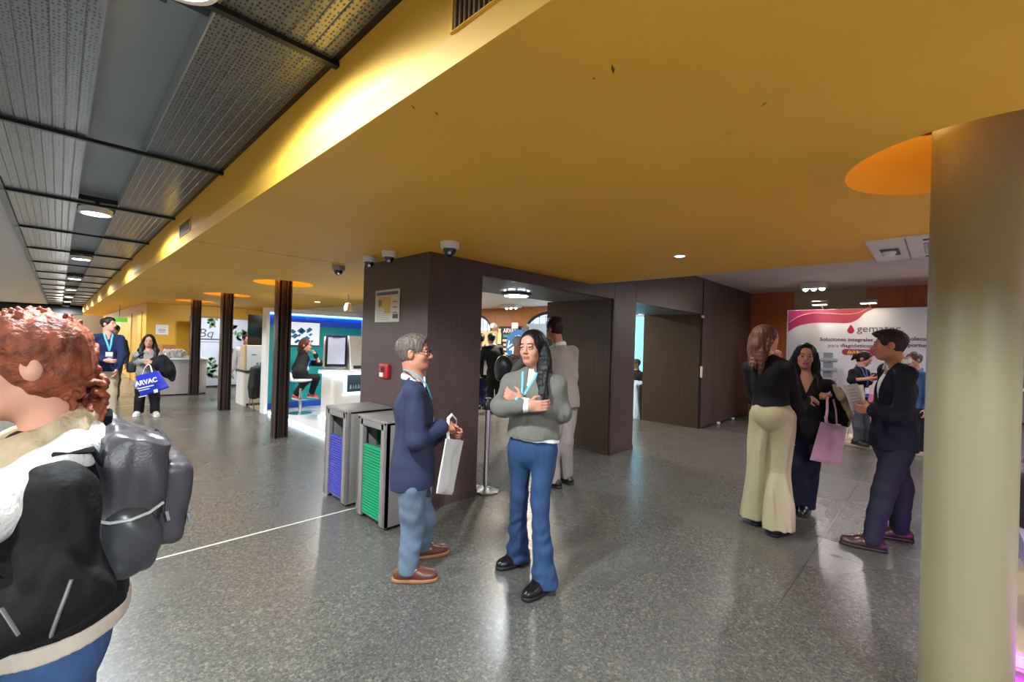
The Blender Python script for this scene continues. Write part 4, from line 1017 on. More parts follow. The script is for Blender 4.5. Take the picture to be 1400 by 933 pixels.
        if ears:
            for q in (-1, 1):
                E((.075*q, -.012, -.006), (.010, .019, .032), .006); E((.088*q, -.004, .0), (.0095, .0085, .018), .003, 's')
        if neck:
            nr = .057 if m else .048
            s.cone(f.H(0, -.022, -.055), f.J['nkb']-f.tu*.03, nr*h, nr*1.06, .025)
            s.cone(f.J['nkb']-f.tu*.01, f.J['nkb']-f.tu*.09, nr*1.05, nr*1.25, .04)
    def body(f, skin, hands=True, extra=None, foot=True, hand_fn=None):
        J = f.J; s = f.grid(); f.torso(s, -.012, hips=True); m = .88 if f.sex == 'f' else 1
        for q in 'RL':
            f.arm(s, q, -.004); f.leg(s, q, (.082*m, .054*m, .036), ext=J['a'+q])
            d = f.fd[q]; a = J['a'+q]
            s.cone(a, a-f.z*.04-d*.01, .036, .034, .02); s.cone(a-f.z*.045-d*.02, a-f.z*.053+d*.13, .034, .024, .02)
        f.headsdf(s)
        if hand_fn: hand_fn(s)
        if extra: extra(s)
        hc = f.hc
        def mf(c):
            q = (c-hc)@f.HF.T/f.hs
            return ((np.abs(q[:, 0]) < .024-.25*np.abs(q[:, 2]+.0655)) & (q[:, 1] > .082) & (q[:, 2] < -.0545) & (q[:, 2] > -.0775)).astype(int)
        o = s.mesh('body', [skin, LIP], f.t, matfn=mf); f.bodyV = s
        return o
    def face(f, brow, glasses=None, open_=True, thin=1):
        h = f.hs
        for q in (-1, 1):
            c = f.H(.031*q, .0795, .001); mb = MB(); n = 14; r = .0125*h
            prof = [(0, r), (.25*r, .968*r), (.25*r, .968*r), (.52*r, .855*r), (.52*r, .855*r), (r*.82, r*.57), (r, 0)]
            Mx = Matrix((f.hr, -f.hu, f.hf)).transposed() if False else Matrix(np.array([f.hr, np.cross(f.hf, f.hr), f.hf]).T.tolist())
            for i in range(6):
                if prof[i] == prof[i+1]: continue
                mb.lathe([prof[i], prof[i+1]], c, n, 2 if i == 0 else (1 if i < 4 else 0), M=Mx)
            mb.build('eye', EYE, f.t)
            # lids and brow
            up = [f.H((.031+.0165*math.cos(a))*q, .0925-.0075*abs(math.cos(a)), .001+.0045*math.sin(a)) for a in [PI*k/8 for k in range(9)]]
            MB().tube(up, [.0018*h]*9, 6).build('eyelid', brow, f.t)
            br = [f.H((.014+.036*u)*q, .0945-.016*u*u, .0235+.003*math.sin(u*2.4)) for u in [k/6 for k in range(7)]]
            MB().tube(br, [.0034*h*thin*(1.0-.55*abs(k/6-.4)) for k in range(7)], 6, flat=.6).build('eyebrow', brow, f.t)
        if glasses is not None:
            g = MB()
            for q in (-1, 1):
                g.tube([f.H(.032*q+.023*math.cos(a), .109-.008*abs(math.cos(a)), -.001+.017*math.sin(a)) for a in [2*PI*k/16 for k in range(17)]], .0019*h, 6)
                g.tube([f.H(.054*q, .101, .004), f.H(.073*q, .08, .006), f.H(.080*q, -.005, .010), f.H(.078*q, -.018, -.006)], .0020*h, 6)
            g.tube([f.H(-.009, .109, .003), f.H(.009, .109, .003)], .0018*h, 6)
            o = g.build('glasses', glasses, f.t)
    def shoes(f, m, sole=None, k=1.0, heel=.0, name='shoe', hgt=.075):
        for q in 'RL':
            a = f.J['a'+q]; d = f.fd[q]; z0 = f.fz.get(q, 0) if hasattr(f, 'fz') else 0
            c = A(a[0], a[1], z0); sd = np.cross(d, f.z)
            s = SDF(c-.26, c+A(.26, .26, .24), min(f.v, .006))
            s.chain([c-d*.055*k+f.z*.045, c+d*.06*k+f.z*.050, c+d*.165*k+f.z*.034], [.040*k, .043*k, .033*k], .03)
            s.cone(c-d*.03+f.z*.05, c-d*.02+f.z*(hgt+.03), .042*k, .040*k, .03)
            s.ell(c+d*.11*k+f.z*.035, (.048*k, .075*k, .034), np.array([sd, d, f.z]), .02)
            s.plane(c+f.z*.020, -f.z); s.plane(c+f.z*(hgt+.035), f.z)
            o = s.mesh(name, m, f.t)
            s2 = SDF(c-.26, c+A(.26, .26, .1), min(f.v, .006))
            s2.chain([c-d*.055*k+f.z*.012, c+d*.05*k+f.z*.012, c+d*.165*k+f.z*.012], [.045*k, .046*k, .038*k], .03)
            s2.ell(c+d*.11*k+f.z*.012, (.052*k, .08*k, .03), np.array([sd, d, f.z]), .02)
            s2.plane(c+f.z*.001, -f.z); s2.plane(c+f.z*.026, f.z)
            s2.mesh('sole', sole or M['dark'], o)
    def ribbon(f, s, m, side=.055, end=(0, -.30), name='lanyard', badge=None, w=.009, up0=.0, bm=None, bsize=(.045, .065)):
        """neck strap laid on the front surface of garment field s"""
        tree = s.bvh(); ref = f.J['nkb']; res = []
        mb = MB()
        for q in (-1, 1):
            pts = []
            for i in range(13):
                u = i/12; r = side*q*(1-u)+end[0]*u; h = up0*(1-u)+end[1]*u
                o = ref+f.tr*r+f.tu*h+f.tf*.45
                hit = tree.ray_cast(Vector(o), Vector(-f.tf))
                p = np.array(hit[0])+f.tf*.005 if hit[0] is not None else None
                if p is not None: pts.append(p)
            if len(pts) > 2:
                bk = ref+f.tr*side*.9*q+f.tu*(up0+.035)-f.tf*.03
                pts = [ref-f.tf*.062+f.tu*(up0+.04), bk]+pts
                mb.tube(pts, w, 8, flat=.3, up=[tuple(f.tf)]*len(pts)); res = pts
        o = mb.build(name, m, f.t)
        if badge is not None and len(res):
            c = res[-1]+f.tf*.008-f.tu*(bsize[1]+.02); 
            Mx = Matrix(np.array([f.tr, f.tu, f.tf]).T.tolist())
            b = MB().bbox(c, (bsize[0]*2, bsize[1]*2, .004), .001, M=Mx).build('badge', badge, o)
            MB().bbox(c+f.tf*.003-f.tu*bsize[1]*.62, (bsize[0]*1.96, bsize[1]*.6, .002), 0, M=Mx).build('badge_band', bm or M['bblue'], b)
        return o
    def skirt(f, s, w, d, k=.06):
        """straight lower part of a jacket"""
        s.box(f.J['pel']-f.tu*.13, (w, d, .33), np.array([f.tr, f.tf, f.tu]), .11, k)
    def vcut(f, s, u0, u1, half, r0=0):
        """V opening at the front of a jacket between heights u0 (point) and u1 (neck) below the neck base"""
        sl, x, y, z = s.sub(s.lo, s.lo+s.n*s.v); o = f.J['nkb']
        X, Y, Z = x-o[0], y-o[1], z-o[2]
        r = X*f.tr[0]+Y*f.tr[1]+Z*f.tr[2]-r0; w = X*f.tf[0]+Y*f.tf[1]+Z*f.tf[2]; u = X*f.tu[0]+Y*f.tu[1]+Z*f.tu[2]
        d = np.maximum(np.abs(r)-half*np.clip((u-u0)/(u1-u0), 0, 1.6)-.003, -w-.02)
        d = np.maximum(d, u0-u)
        s.a = np.maximum(s.a, -d.astype(np.float32))
    def collar(f, s, g=.012, rise=.03, rad=.062):
        """folded collar ring round the neck added to field s"""
        o = f.J['nkb']; n = 12
        pts = [o+f.tr*rad*math.sin(a)+f.tf*(rad*math.cos(a)-.012)+f.tu*(rise*(1-.75*(math.cos(a)*.5+.5)) +.005) for a in [2*PI*k/n for k in range(n+1)]]
        for i in range(n): s.cone(pts[i], pts[i+1], g, g, .01)
        for i in range(n):
            s.cone(pts[i]-f.tu*.02, pts[i+1]-f.tu*.02, g*1.2, g*1.2, .015)
        for q in (-1, 1): s.cone(o+f.tr*.012*q+f.tf*(rad+.004)+f.tu*.005, o+f.tr*.045*q+f.tf*(rad+.012)-f.tu*.05, .011, .006, .01)
    def faceopen(f, s, c=(0, .100, -.022), r=(.066, .080, .108), low=-.03, fr=.0, side=None):
        h = f.hs
        s.ell(f.H(*c), tuple(np.array(r)*h), f.HF, .008, 's')
        sl, x, y, z = s.sub(s.lo, s.lo+s.n*s.v); o = f.hc
        X, Y, Z = x-o[0], y-o[1], z-o[2]
        w = (X*f.hf[0]+Y*f.hf[1]+Z*f.hf[2])/h; u = (X*f.hu[0]+Y*f.hu[1]+Z*f.hu[2])/h; rr = (X*f.hr[0]+Y*f.hr[1]+Z*f.hr[2])/h
        d = np.maximum(fr-w, u-low)
        if side is not None: d = np.maximum(d, np.abs(rr)-side)
        s.a = np.maximum(s.a, -(d*h).astype(np.float32))
    def lock(f, s, pts, n=7, spread=.02, r=.012, seed=1, k=.010, taper=.35, rx=None):
        rr = random.Random(seed); pts = [A(*p) for p in pts]; ax = rx if rx is not None else f.hr; m_ = len(pts)
        P_ = [2*pts[0]-pts[1]]+pts+[2*pts[-1]-pts[-2]]; fine = []
        for i in range(1, len(P_)-2):
            for j in range(3):
                t = j/3; a, b, c, d = P_[i-1:i+3]; fine.append(.5*(2*b+(c-a)*t+(2*a-5*b+4*c-d)*t*t+(-a+3*b-3*c+d)*t**3))
        fine.append(pts[-1]); L = len(fine)
        for q in range(n):
            u = (q/(max(n-1, 1))-.5)*2; o = ax*u*spread+f.hf*rr.uniform(-.4, .4)*spread*.5; e = rr.randint(int(L*.75), L); w = rr.uniform(0, 6)
            ps = [fine[j]+o*(1+.25*math.sin(w+j*.5))+ax*.004*math.sin(w+j*.8) for j in range(e)]
            s.chain(ps, [r*(1-(1-taper)*(j/(len(ps)-1))**2.5) for j in range(len(ps))], k)
    def haircap(f, s, g=.012, short=False):
        """close cap of hair: inflated skull minus the face"""
        h = f.hs
        s.ell(f.H(0, -.016, .036), ((.075+g)*h, (.096+g)*h, (.080+g)*h), f.HF, .02)
        if short: s.ell(f.H(0, -.028, -.02), ((.054+g)*h, (.056+g)*h, (.05+g)*h), f.HF, .03)
        else: s.ell(f.H(0, -.035, -.02), ((.064+g)*h, (.066+g)*h, (.070+g)*h), f.HF, .03)
def face_cut(f, s, front=.035, low=-.02, slope=.9):
    """takes the face opening out of a hair field: everything in front of a slanted surface below the hairline"""
    sl, x, y, z = s.sub(s.lo, s.lo+s.n*s.v); o = f.hc
    X, Y, Z = x-o[0], y-o[1], z-o[2]; h = f.hs
    w = (X*f.hf[0]+Y*f.hf[1]+Z*f.hf[2])/h; u = (X*f.hu[0]+Y*f.hu[1]+Z*f.hu[2])/h; r = (X*f.hr[0]+Y*f.hr[1]+Z*f.hr[2])/h
    d = np.maximum(-(w-front-slope*np.maximum(u-low, 0))*.8, u-.085)
    s.a = np.maximum(s.a, -(d*h).astype(np.float32))
def ear_cut(f, s, r=.034):
    for q in (-1, 1): s.ell(f.H(.085*q, -.004, -.012), (.05*f.hs, .024*f.hs, .036*f.hs), f.HF, .006, 's')
def neck_cut(f, s, u=-.085):
    s.plane(f.H(0, 0, u), -f.hu)
def shorthair(f, m, g=.012, front=.045, low=.0, slope=.9, top=0, neck=-.07, fold=.003, name='hair', quiff=None):
    s = SDF(f.hc-.2, f.hc+.2, min(f.v, .005)); f.haircap(s, g, True)
    if top: s.ell(f.H(0, .01, .075), (.066*f.hs, .085*f.hs, (.04+top)*f.hs), f.HF, .02)
    if quiff: s.ell(f.H(*quiff[0]), tuple(np.array(quiff[1])*f.hs), f.HF, .02)
    f.faceopen(s, (0, .100, -.030+low), (.066, .078, .106), -.022, -.004); ear_cut(f, s); neck_cut(f, s, neck)
    s.folds(fold, (150, 150, 60), 5); return s.mesh(name, m, f.t)
# ---- man in the blue jacket -------------------------------------------------------------------------------------------
f = Fig('grey-haired man with glasses in navy blazer and slate trousers holding a white bag', (572, 795), 2.95, .0055)
P = f.P; J = f.J
f.setup(P(564, 648, .05), P(566, 518, .03), 90)
f.head(P(566, 483, .03), 97, 4, s=1.04)
J['eR'] = P(570, 603, -.17); J['wR'] = P(603, 584, -.02); J['eL'] = P(585, 603, .24); J['wL'] = P(612, 586, .12)
J['kR'] = P(564, 722, .0); J['aR'] = P(557, 778, -.05); J['kL'] = P(581, 710, .17); J['aL'] = P(577, 748, .27)
f.fd = {'R': f.dir(96), 'L': f.dir(78)}
for q in 'RL': J['a'+q][2] = .085
def hf(s):
    f.hand(s, J['wR'], N(f.er*.9+f.ed*.5-f.z*.05), N(-f.z*.55+f.ed*.6), N(f.z*.7+f.er*.4+f.ed*.1), (55, 60, 40), k=.008)
    f.hand(s, J['wL'], N(f.er*.85-f.ed*.3-f.z*.3), N(-f.ed*.8-f.z*.3), N(f.z), (60, 60, 40))
f.body(SK['tan'], hand_fn=hf)
f.face(HM['grey'], M['dark'])
shorthair(f, HM['grey'], .007, low=.012, top=.012, neck=-.062, fold=.004)
tr_ = cloth('slate_trousers', (92, 110, 128), .6)
s = f.grid(hi=A(99, 99, 1.06)); s.ell(J['pel'], (.172, .128, .15), np.array([f.tr, f.tf, f.tu]), .05)
for q in 'RL': f.leg(s, q, (.098, .074, .064), ext=J['a'+q]-f.z*.02)
s.plane(A(0, 0, .055), -f.z); s.folds(.0045, (20, 20, 52), 3, hi=A(99, 99, .6)); s.folds(.005, (14, 14, 22), 4); s.mesh('trousers', tr_, f.t)
f.shoes(mat('brown_leather', (92, 52, 40), .35), mat('tan_sole', (150, 104, 66), .6), 1.0)
s = f.grid(lo=A(-99, -99, .95)); f.torso(s, .0, hips=False); f.collar(s, .008, .024); s.mesh('shirt', cloth('pale_shirt', (196, 212, 226), .7), f.t)
s = f.grid(lo=A(-99, -99, .6)); f.torso(s, .014, wa=.012); f.skirt(s, .172, .138)
s.cone(J['nkb']-f.tu*.03-f.tf*.045, J['nkb']-f.tu*.0-f.tf*.05, .035, .03, .03)
f.vcut(s, -.36, .02, .075)
for q in 'RL': f.arm(s, q, .016, .93, rs=(.050, .045, .036))
s.plane(A(0, 0, P(565, 664, 0)[2]), -f.z+f.tf*.1)
s.folds(.007, (15, 15, 17), 6, lo=A(-99, -99, .80)); s.folds(.005, (26, 26, 22), 9, lo=A(-99, -99, .8))
blz = s.mesh('blazer', cloth('navy_blazer', (42, 48, 72), .75), f.t)
# lanyard ribbon round the collar
MB().tube([P(552, 506, -.02), P(560, 508, -.10), P(572, 514, -.135), P(583, 526, -.125), P(590, 545, -.06)], .009, 8, flat=.4).build('lanyard', mat('lanyard_blue', (70, 170, 206), .6), f.t)
# white tote held by the man
def tote(name, lab, cat, quad, th, m, straps, mstrap, D, wav=.012, seed=1, v=.006):
    """quad: four 3-D corners TL TR BR BL of the bag's front; th its thickness vector"""
    TL, TR, BR, BL = [A(*q) for q in quad]; th = A(*th)
    c = (TL+TR+BR+BL)/4
    t = thing(name, lab, cat, tuple(c))
    lo = np.min([TL, TR, BR, BL], 0)-.06; hi = np.max([TL, TR, BR, BL], 0)+.06
    nu, nv = 26, 30; vs = []; fs = []; rr = random.Random(seed); ph = [rr.uniform(0, 6) for _ in range(6)]
    tn = N(th); tl = np.linalg.norm(th)
    for sd in (0, 1):
        for j in range(nv+1):
            for i in range(nu+1):
                a, b = i/nu, j/nv; p = (TL*(1-a)+TR*a)*(1-b)+(BL*(1-a)+BR*a)*b
                bul = math.sin(PI*a)**.5*(.35+.65*b)*(1 if b < .93 else 1-(b-.93)*8)*tl
                w_ = wav*(math.sin(7*a+3*b+ph[0])*.6+math.sin(13*a-4*b+ph[1])*.4+.4*math.sin(9*b+5*a+ph[2]))*math.sin(PI*a)
                vs.append(p+tn*((bul*.5+w_+.004) if sd == 0 else (-bul*.5+w_-.004)))
    st = (nu+1)*(nv+1)
    for sd in (0, 1):
        for j in range(nv):
            for i in range(nu):
                q = [sd*st+j*(nu+1)+i, sd*st+j*(nu+1)+i+1, sd*st+(j+1)*(nu+1)+i+1, sd*st+(j+1)*(nu+1)+i]; fs.append(q if sd == 0 else q[::-1])
    bd = [j*(nu+1) for j in range(nv+1)]; bd2 = [j*(nu+1)+nu for j in range(nv+1)]; bt_ = [nv*(nu+1)+i for i in range(nu+1)]; tp = list(range(nu+1))
    for L_ in (bd, bd2, bt_, tp):
        for a, b in zip(L_, L_[1:]): fs.append([a, b, st+b, st+a])
    o = MB().add(vs, fs, 0, True).build('bag_body', m, t)
    for sp in straps: MB().tube(sp, .011, 8, flat=.25).build('strap', mstrap, t)
    return t
wb = mat('white_tote', (214, 214, 210), .7)
tw = N(f.ed*1.0+f.er*.15)
hp = P(614, 582, .06)
TLp, TRp, BRp, BLp = P(610, 600, -.08), P(633, 603, .28), P(617, 677, .28), P(597, 675, -.10)
t = tote('tote_bag', 'white folded tote bag hanging from the hands of the man in navy blazer', 'bag', (TLp, TRp, BRp, BLp), -f.er*.05, wb,
     [[P(613, 602, -.03), P(612, 588, .0), P(613, 572, .02), P(618, 567, .06), P(624, 574, .12), P(624, 590, .16), P(624, 604, .18)]], wb, 2.9, .016, 3)
# ---- woman with crossed arms ------------------------------------------------------------------------------------------
f = Fig('woman with long dark hair, grey sweater, blue flared jeans and crossed arms, facing the camera', (725, 785), 2.95, .005, sex='f')
P = f.P; J = f.J
f.setup(P(728, 606, 0), P(730, 509, .02), 198, sw=.165)
f.head(P(728, 476, .0), 209, 1, tilt=-3, s=.98)
J['eR'] = P(685, 556, -.10); J['wR'] = P(722, 556, -.215); J['eL'] = P(768, 564, -.04); J['wL'] = P(712, 549, -.175)
J['hR'] = f.T('pel', .085, 0, -.04); J['hL'] = f.T('pel', -.085, 0, -.04)
J['kR'] = P(710, 675, .08); J['aR'] = P(710, 744, .22); J['kL'] = P(738, 690, -.08); J['aL'] = P(744, 784, -.12)
for q in 'RL': J['a'+q][2] = .085
f.fd = {'R': f.dir(232), 'L': f.dir(222)}
def hf(s):
    f.hand(s, J['wR'], N(f.er*.9+f.z*.1-f.ed*.2), N(f.ed*.9), N(f.z), (25, 30, 20))
    f.hand(s, J['wL'], N(-f.er*.7+f.z*.35-f.ed*.1), N(f.ed*.9+f.er*.3), N(f.z+f.er*.2), (40, 35, 20))
f.body(SK['olive'], hand_fn=hf); f.face(HM['black'])
jean = mat('blue_denim', (44, 68, 104), .8, noise=(40, .14, (1, 1, .4)), bump=(300, .2), spec=.2)
s = f.grid(hi=A(99, 99, 1.05)); s.ell(J['pel']-f.tu*.02, (.162, .118, .15), np.array([f.tr, f.tf, f.tu]), .05)
for q, ex in (('R', P(708, 752, .22)), ('L', P(745, 790, -.12))):
    ex[2] = .03; s.chain([J['h'+q], J['k'+q], J['k'+q]*.45+ex*.55, ex], [.088, .058, .060, .090], .03)
s.plane(A(0, 0, .035), -f.z); s.folds(.004, (16, 16, 26), 5); s.folds(.005, (22, 22, 60), 7, hi=A(99, 99, .5)); s.mesh('jeans', jean, f.t)
f.shoes(mat('black_leather_shoe', (18, 18, 20), .25), M['dark'], .95, hgt=.05)
wsh = cloth('white_shirt', (222, 226, 228), .7)
s = f.grid(lo=A(-99, -99, .8)); f.torso(s, .010); s.ell(J['pel']+f.tu*.0, (.165, .125, .12), np.array([f.tr, f.tf, f.tu]), .05); f.collar(s, .010, .03, .056)
zc = P(712, 604, -.12)[2]; s.plane(A(0, 0, zc), -f.z+f.tr*.0-f.er*.08); f.arm(s, 'R', .006, .99); f.arm(s, 'L', .006, .99); s.folds(.004, (20, 20, 20), 2); s.mesh('shirt', wsh, f.t)
olive = cloth('grey_green_sweater', (104, 104, 96), .9, .1, 90)
s = f.grid(lo=A(-99, -99, .85)); f.torso(s, .016, wa=.012); s.ell(J['pel']+f.tu*.07, (.164, .13, .12), np.array([f.tr, f.tf, f.tu]), .06)
for q in 'RL': f.arm(s, q, .016, .72, rs=(.052, .050, .040))
f.collar(s, .011, .03, .06); f.vcut(s, -.06, .02, .022); s.plane(J['pel']+f.tu*.045, -f.tu)
s.folds(.007, (16, 16, 18), 12); s.folds(.004, (30, 30, 26), 14)
s.mesh('sweater', olive, f.t)
f.ribbon(s, mat('lanyard_teal', (96, 178, 196), .6), .05, (.03, -.17), w=.008)
# long hair
s = SDF(f.hc-A(.3, .3, .5), f.hc+.22, .005); f.haircap(s, .013)
f.faceopen(s, low=-.05, side=.062)
h_ = f.H
lh = -f.hr  # her left side falls to the front on image right
f.lock(s, [h_(-.055, -.02, .03), h_(-.080, -.01, -.05), h_(-.088, -.005, -.13), J['sL']*.5+J['nkb']*.5+f.tf*.07+f.tu*.02, f.T('che', -.095, .125, .03), f.T('che', -.088, .140, -.08)], 8, .028, .017, 3, rx=f.tr)
f.lock(s, [h_(-.06, -.05, .0), h_(-.078, -.05, -.1), J['sL']*.5+J['nkb']*.5-f.tf*.01+f.tu*.045, f.T('che', -.13, .07, .05)], 6, .025, .018, 5)
s.chain([h_(0, -.07, .0), h_(-.02, -.08, -.10), f.T('nkb', -.04, -.085, -.05), f.T('che', -.07, -.11, .03)], [.07, .066, .06, .02], .04)
s.chain([h_(.055, -.03, .0), h_(.062, -.035, -.07), h_(.06, -.05, -.14)], [.03, .03, .02], .03)
s.folds(.002, (120, 120, 10), 8); s.mesh('hair', HM['black'], f.t)
# ---- man in the light grey suit -------------------------------------------------------------------------------------
f = Fig('man in light grey suit seen from behind, standing in the first doorway', (767, 664), 4.95, .007)
P = f.P; J = f.J
f.setup(P(769, 546, .0), P(764, 474, .0), 325)
f.head(P(758, 449, .0), 312, 0, s=1.02)
J['eR'] = P(783, 515, .02); J['wR'] = P(776, 545, .10); J['eL'] = P(748, 518, .02); J['wL'] = P(740, 540, -.05)
J['kR'] = P(774, 603, .02); J['aR'] = P(775, 650, .10); J['kL'] = P(757, 608, .0); J['aL'] = P(757, 663, -.05)
f.fd = {'R': f.dir(318), 'L': f.dir(300)}
for q in 'RL': J['a'+q][2] = .085
def hf(s):
    f.hand(s, J['wR'], -f.z+f.tf*.2, -f.tr, f.tf, (25, 25, 15)); f.hand(s, J['wL'], -f.z+f.tf*.2, f.tr, f.tf, (25, 25, 15))
f.body(SK['tan'], hand_fn=hf); f.face(HM['dark'])
shorthair(f, HM['dark'], .013, front=.045, low=.01, top=.012, neck=-.08)
gs = cloth('light_grey_suit', (142, 134, 130), .8)
s = f.grid(hi=A(99, 99, 1.1)); s.ell(J['pel'], (.172, .128, .15), np.array([f.tr, f.tf, f.tu]), .05)
for q in 'RL': f.leg(s, q, (.10, .078, .068), ext=J['a'+q]-f.z*.03)
s.plane(A(0, 0, .05), -f.z); s.folds(.006, (9, 9, 22), 3); s.mesh('trousers', gs, f.t)
f.shoes(mat('black_leather_b', (20, 20, 22), .3), M['dark'], 1.05)
s = f.grid(lo=A(-99, -99, 1.0)); f.torso(s, .0, hips=False); f.collar(s, .011, .04); s.mesh('shirt', wsh, f.t)
s = f.grid(lo=A(-99, -99, .7)); f.torso(s, .015, wa=.014); f.skirt(s, .176, .138)
s.cone(J['nkb']-f.tu*.02-f.tf*.045, J['nkb']-f.tf*.05, .035, .03, .03); f.vcut(s, -.36, .02, .075)
for q in 'RL': f.arm(s, q, .016, .95, rs=(.051, .046, .037))
s.plane(P(770, 556, 0), -f.z); s.folds(.005, (12, 12, 14), 6); s.mesh('suit_jacket', gs, f.t)
# ---- woman in cream trousers ----------------------------------------------------------------------------------------
f = Fig('woman with long brown hair, black top and wide cream trousers, seen from behind', (1053, 722), 3.9, .0055, sex='f')
P = f.P; J = f.J
f.setup(P(1055, 562, .0), P(1049, 490, .0), 12, sw=.150)
f.head(P(1048, 463, .02), 52, 4, s=.98)
J['eR'] = P(1089, 562, .03); J['wR'] = P(1101, 545, .16); J['eL'] = P(1032, 545, .16); J['wL'] = P(1056, 495, .17)
J['hR'] = f.T('pel', .085, 0, -.05); J['hL'] = f.T('pel', -.085, 0, -.05)
J['kR'] = P(1064, 645, .0); J['aR'] = P(1063, 722, -.10); J['kL'] = P(1040, 640, .09); J['aL'] = P(1035, 712, .14)
for q in 'RL': J['a'+q][2] = .10
f.fd = {'R': f.dir(30), 'L': f.dir(8)}
def hf(s):
    f.hand(s, J['wR'], N(f.er*.75+f.ed*.5-f.z*.05), N(-f.z*.5-f.er*.1+f.ed*.3), N(f.z*.5-f.ed*.5), (22, 30, 20))
    f.hand(s, J['wL'], N(f.er*.35-f.ed*.3+f.z*.75), N(-f.er*.2+f.ed*.7), N(f.er), (45, 50, 30))
f.body(SK['fair'], hand_fn=hf); f.face(HM['brown'])
cr = cloth('cream_trousers', (168, 160, 128), .75, .05)
s = f.grid(hi=A(99, 99, 1.2)); s.ell(J['pel']-f.tu*.015, (.160, .125, .145), np.array([f.tr, f.tf, f.tu]), .05)
s.ell(J['pel']-f.tf*.036-f.tu*.06, (.150, .086, .12), np.array([f.tr, f.tf, f.tu]), .06)
for q, ex in (('R', P(1064, 726, -.10)), ('L', P(1033, 712, .14))):
    ex[2] = .05; s.chain([J['h'+q], J['k'+q], ex], [.102, .104, .120], .004)
s.plane(A(0, 0, .055), -f.z); s.plane(J['pel']+f.tu*.075, f.tu)
s.folds(.013, (24, 24, 1.6), 5, hi=A(99, 99, .9)); s.folds(.005, (12, 12, 12), 8); s.mesh('wide_trousers', cr, f.t)
s2 = f.grid(lo=A(-99, -99, .9), hi=A(99, 99, 1.25)); s2.ell(J['pel']-f.tu*.0, (.160, .122, .14), np.array([f.tr, f.tf, f.tu]), .05)
f.shoes(M['dark'], M['dark'], 1.0, hgt=.06)
blk = cloth('black_knit', (20, 20, 22), .85, .15)
s = f.grid(lo=A(-99, -99, .8)); f.torso(s, .010)
s.plane(J['pel']+f.tu*.055, -f.tu)
for q in 'RL': f.arm(s, q, .012, .93, rs=(.046, .052, .042))
s.folds(.006, (15, 15, 14), 12); s.mesh('black_top', blk, f.t)
s = SDF(f.hc-A(.25, .25, .42), f.hc+.2, .005); f.haircap(s, .013); f.faceopen(s, low=-.05, side=.062)
s.chain([f.H(0, -.05, .03), f.H(0, -.080, -.06), f.H(-.01, -.09, -.13)], [.075, .066, .05], .04)
f.lock(s, [f.H(-.01, -.06, .03), f.H(-.01, -.10, -.08), f.H(-.015, -.115, -.18), f.H(-.02, -.125, -.31)], 11, .074, .024, 3)
f.lock(s, [f.H(-.065, -.03, .02), f.H(-.080, -.045, -.10), f.H(-.095, -.06, -.2), f.H(-.10, -.075, -.31)], 6, .02, .018, 5)
f.lock(s, [f.H(-.05, -.06, .02), f.H(-.07, -.08, -.09), f.T('nkb', -.085, -.075, .0), f.T('che', -.11, -.12, .07)], 7, .03, .02, 9, rx=f.tr)
f.lock(s, [f.H(.062, -.03, .02), f.H(.070, -.055, -.10), f.H(.06, -.08, -.24)], 5, .016, .017, 7)
s.folds(.002, (120, 120, 10), 8); s.mesh('hair', HM['brown'], f.t)
# ---- black-haired woman with the pink tote --------------------------------------------------------------------------
f = Fig('black-haired woman in black top and navy trousers holding a coat and a pink bag', (1098, 692), 4.4, .0055, sex='f')
P = f.P; J = f.J
f.setup(P(1103, 586, .0), P(1104, 515, .0), 186, sw=.165)
f.head(P(1101, 487, -.02), 176, -3, tilt=4, s=1.02)
J['eR'] = P(1080, 563, .02); J['wR'] = P(1078, 590, -.13); J['eL'] = P(1137, 566, .0); J['wL'] = P(1133, 541, -.14)
J['kR'] = P(1092, 635, .0); J['aR'] = P(1092, 682, .02); J['kL'] = P(1108, 635, -.03); J['aL'] = P(1101, 688, -.06)
for q in 'RL': J['a'+q][2] = .085
f.fd = {'R': f.dir(205), 'L': f.dir(190)}
def hf(s):
    f.hand(s, J['wR'], N(-f.z-f.ed*.2), f.er, -f.ed, (30, 30, 20))
    f.hand(s, J['wL'], N(-f.er*.35+f.z*.1-f.ed*.6), N(-f.z*.8-f.er*.3), N(-f.er), (55, 60, 40))
f.body(SK['olive'], hand_fn=hf); f.face(HM['black'])
nv = cloth('navy_trousers', (22, 25, 46), .8)
s = f.grid(hi=A(99, 99, 1.2)); s.ell(J['pel']-f.tu*.02, (.165, .125, .15), np.array([f.tr, f.tf, f.tu]), .05)
for q in 'RL': f.leg(s, q, (.10, .082, .085), ext=J['a'+q]-f.z*.03)
s.plane(A(0, 0, .055), -f.z); s.folds(.006, (10, 10, 12), 5); s.mesh('trousers', nv, f.t)
f.shoes(mat('black_shoe_c', (16, 16, 20), .3), M['dark'], .95, hgt=.06)
s = f.grid(lo=A(-99, -99, .7)); f.torso(s, .012, wa=.008); s.ell(J['pel']-f.tu*.03, (.168, .13, .13), np.array([f.tr, f.tf, f.tu]), .06)
for q in 'RL': f.arm(s, q, .016, .95, rs=(.056, .048, .036))
f.vcut(s, -.17, .03, .075); s.plane(J['pel']-f.tu*.09, -f.tu); s.folds(.005, (14, 14, 12), 3)
s.mesh('black_top', cloth('black_top', (18, 17, 20), .8, .15), f.t)
s = SDF(f.hc-A(.25, .25, .5), f.hc+.2, .005); f.haircap(s, .012); f.faceopen(s, low=-.05, side=.062)
for q in (-1, 1): f.lock(s, [f.H(.062*q, -.02, .03), f.H(.080*q, -.012, -.06), f.H(.094*q, -.008, -.14), f.T('nkb', .10*q, .055, -.04), f.T('che', .10*q, .12, .0)], 8, .026, .018, 4+q)
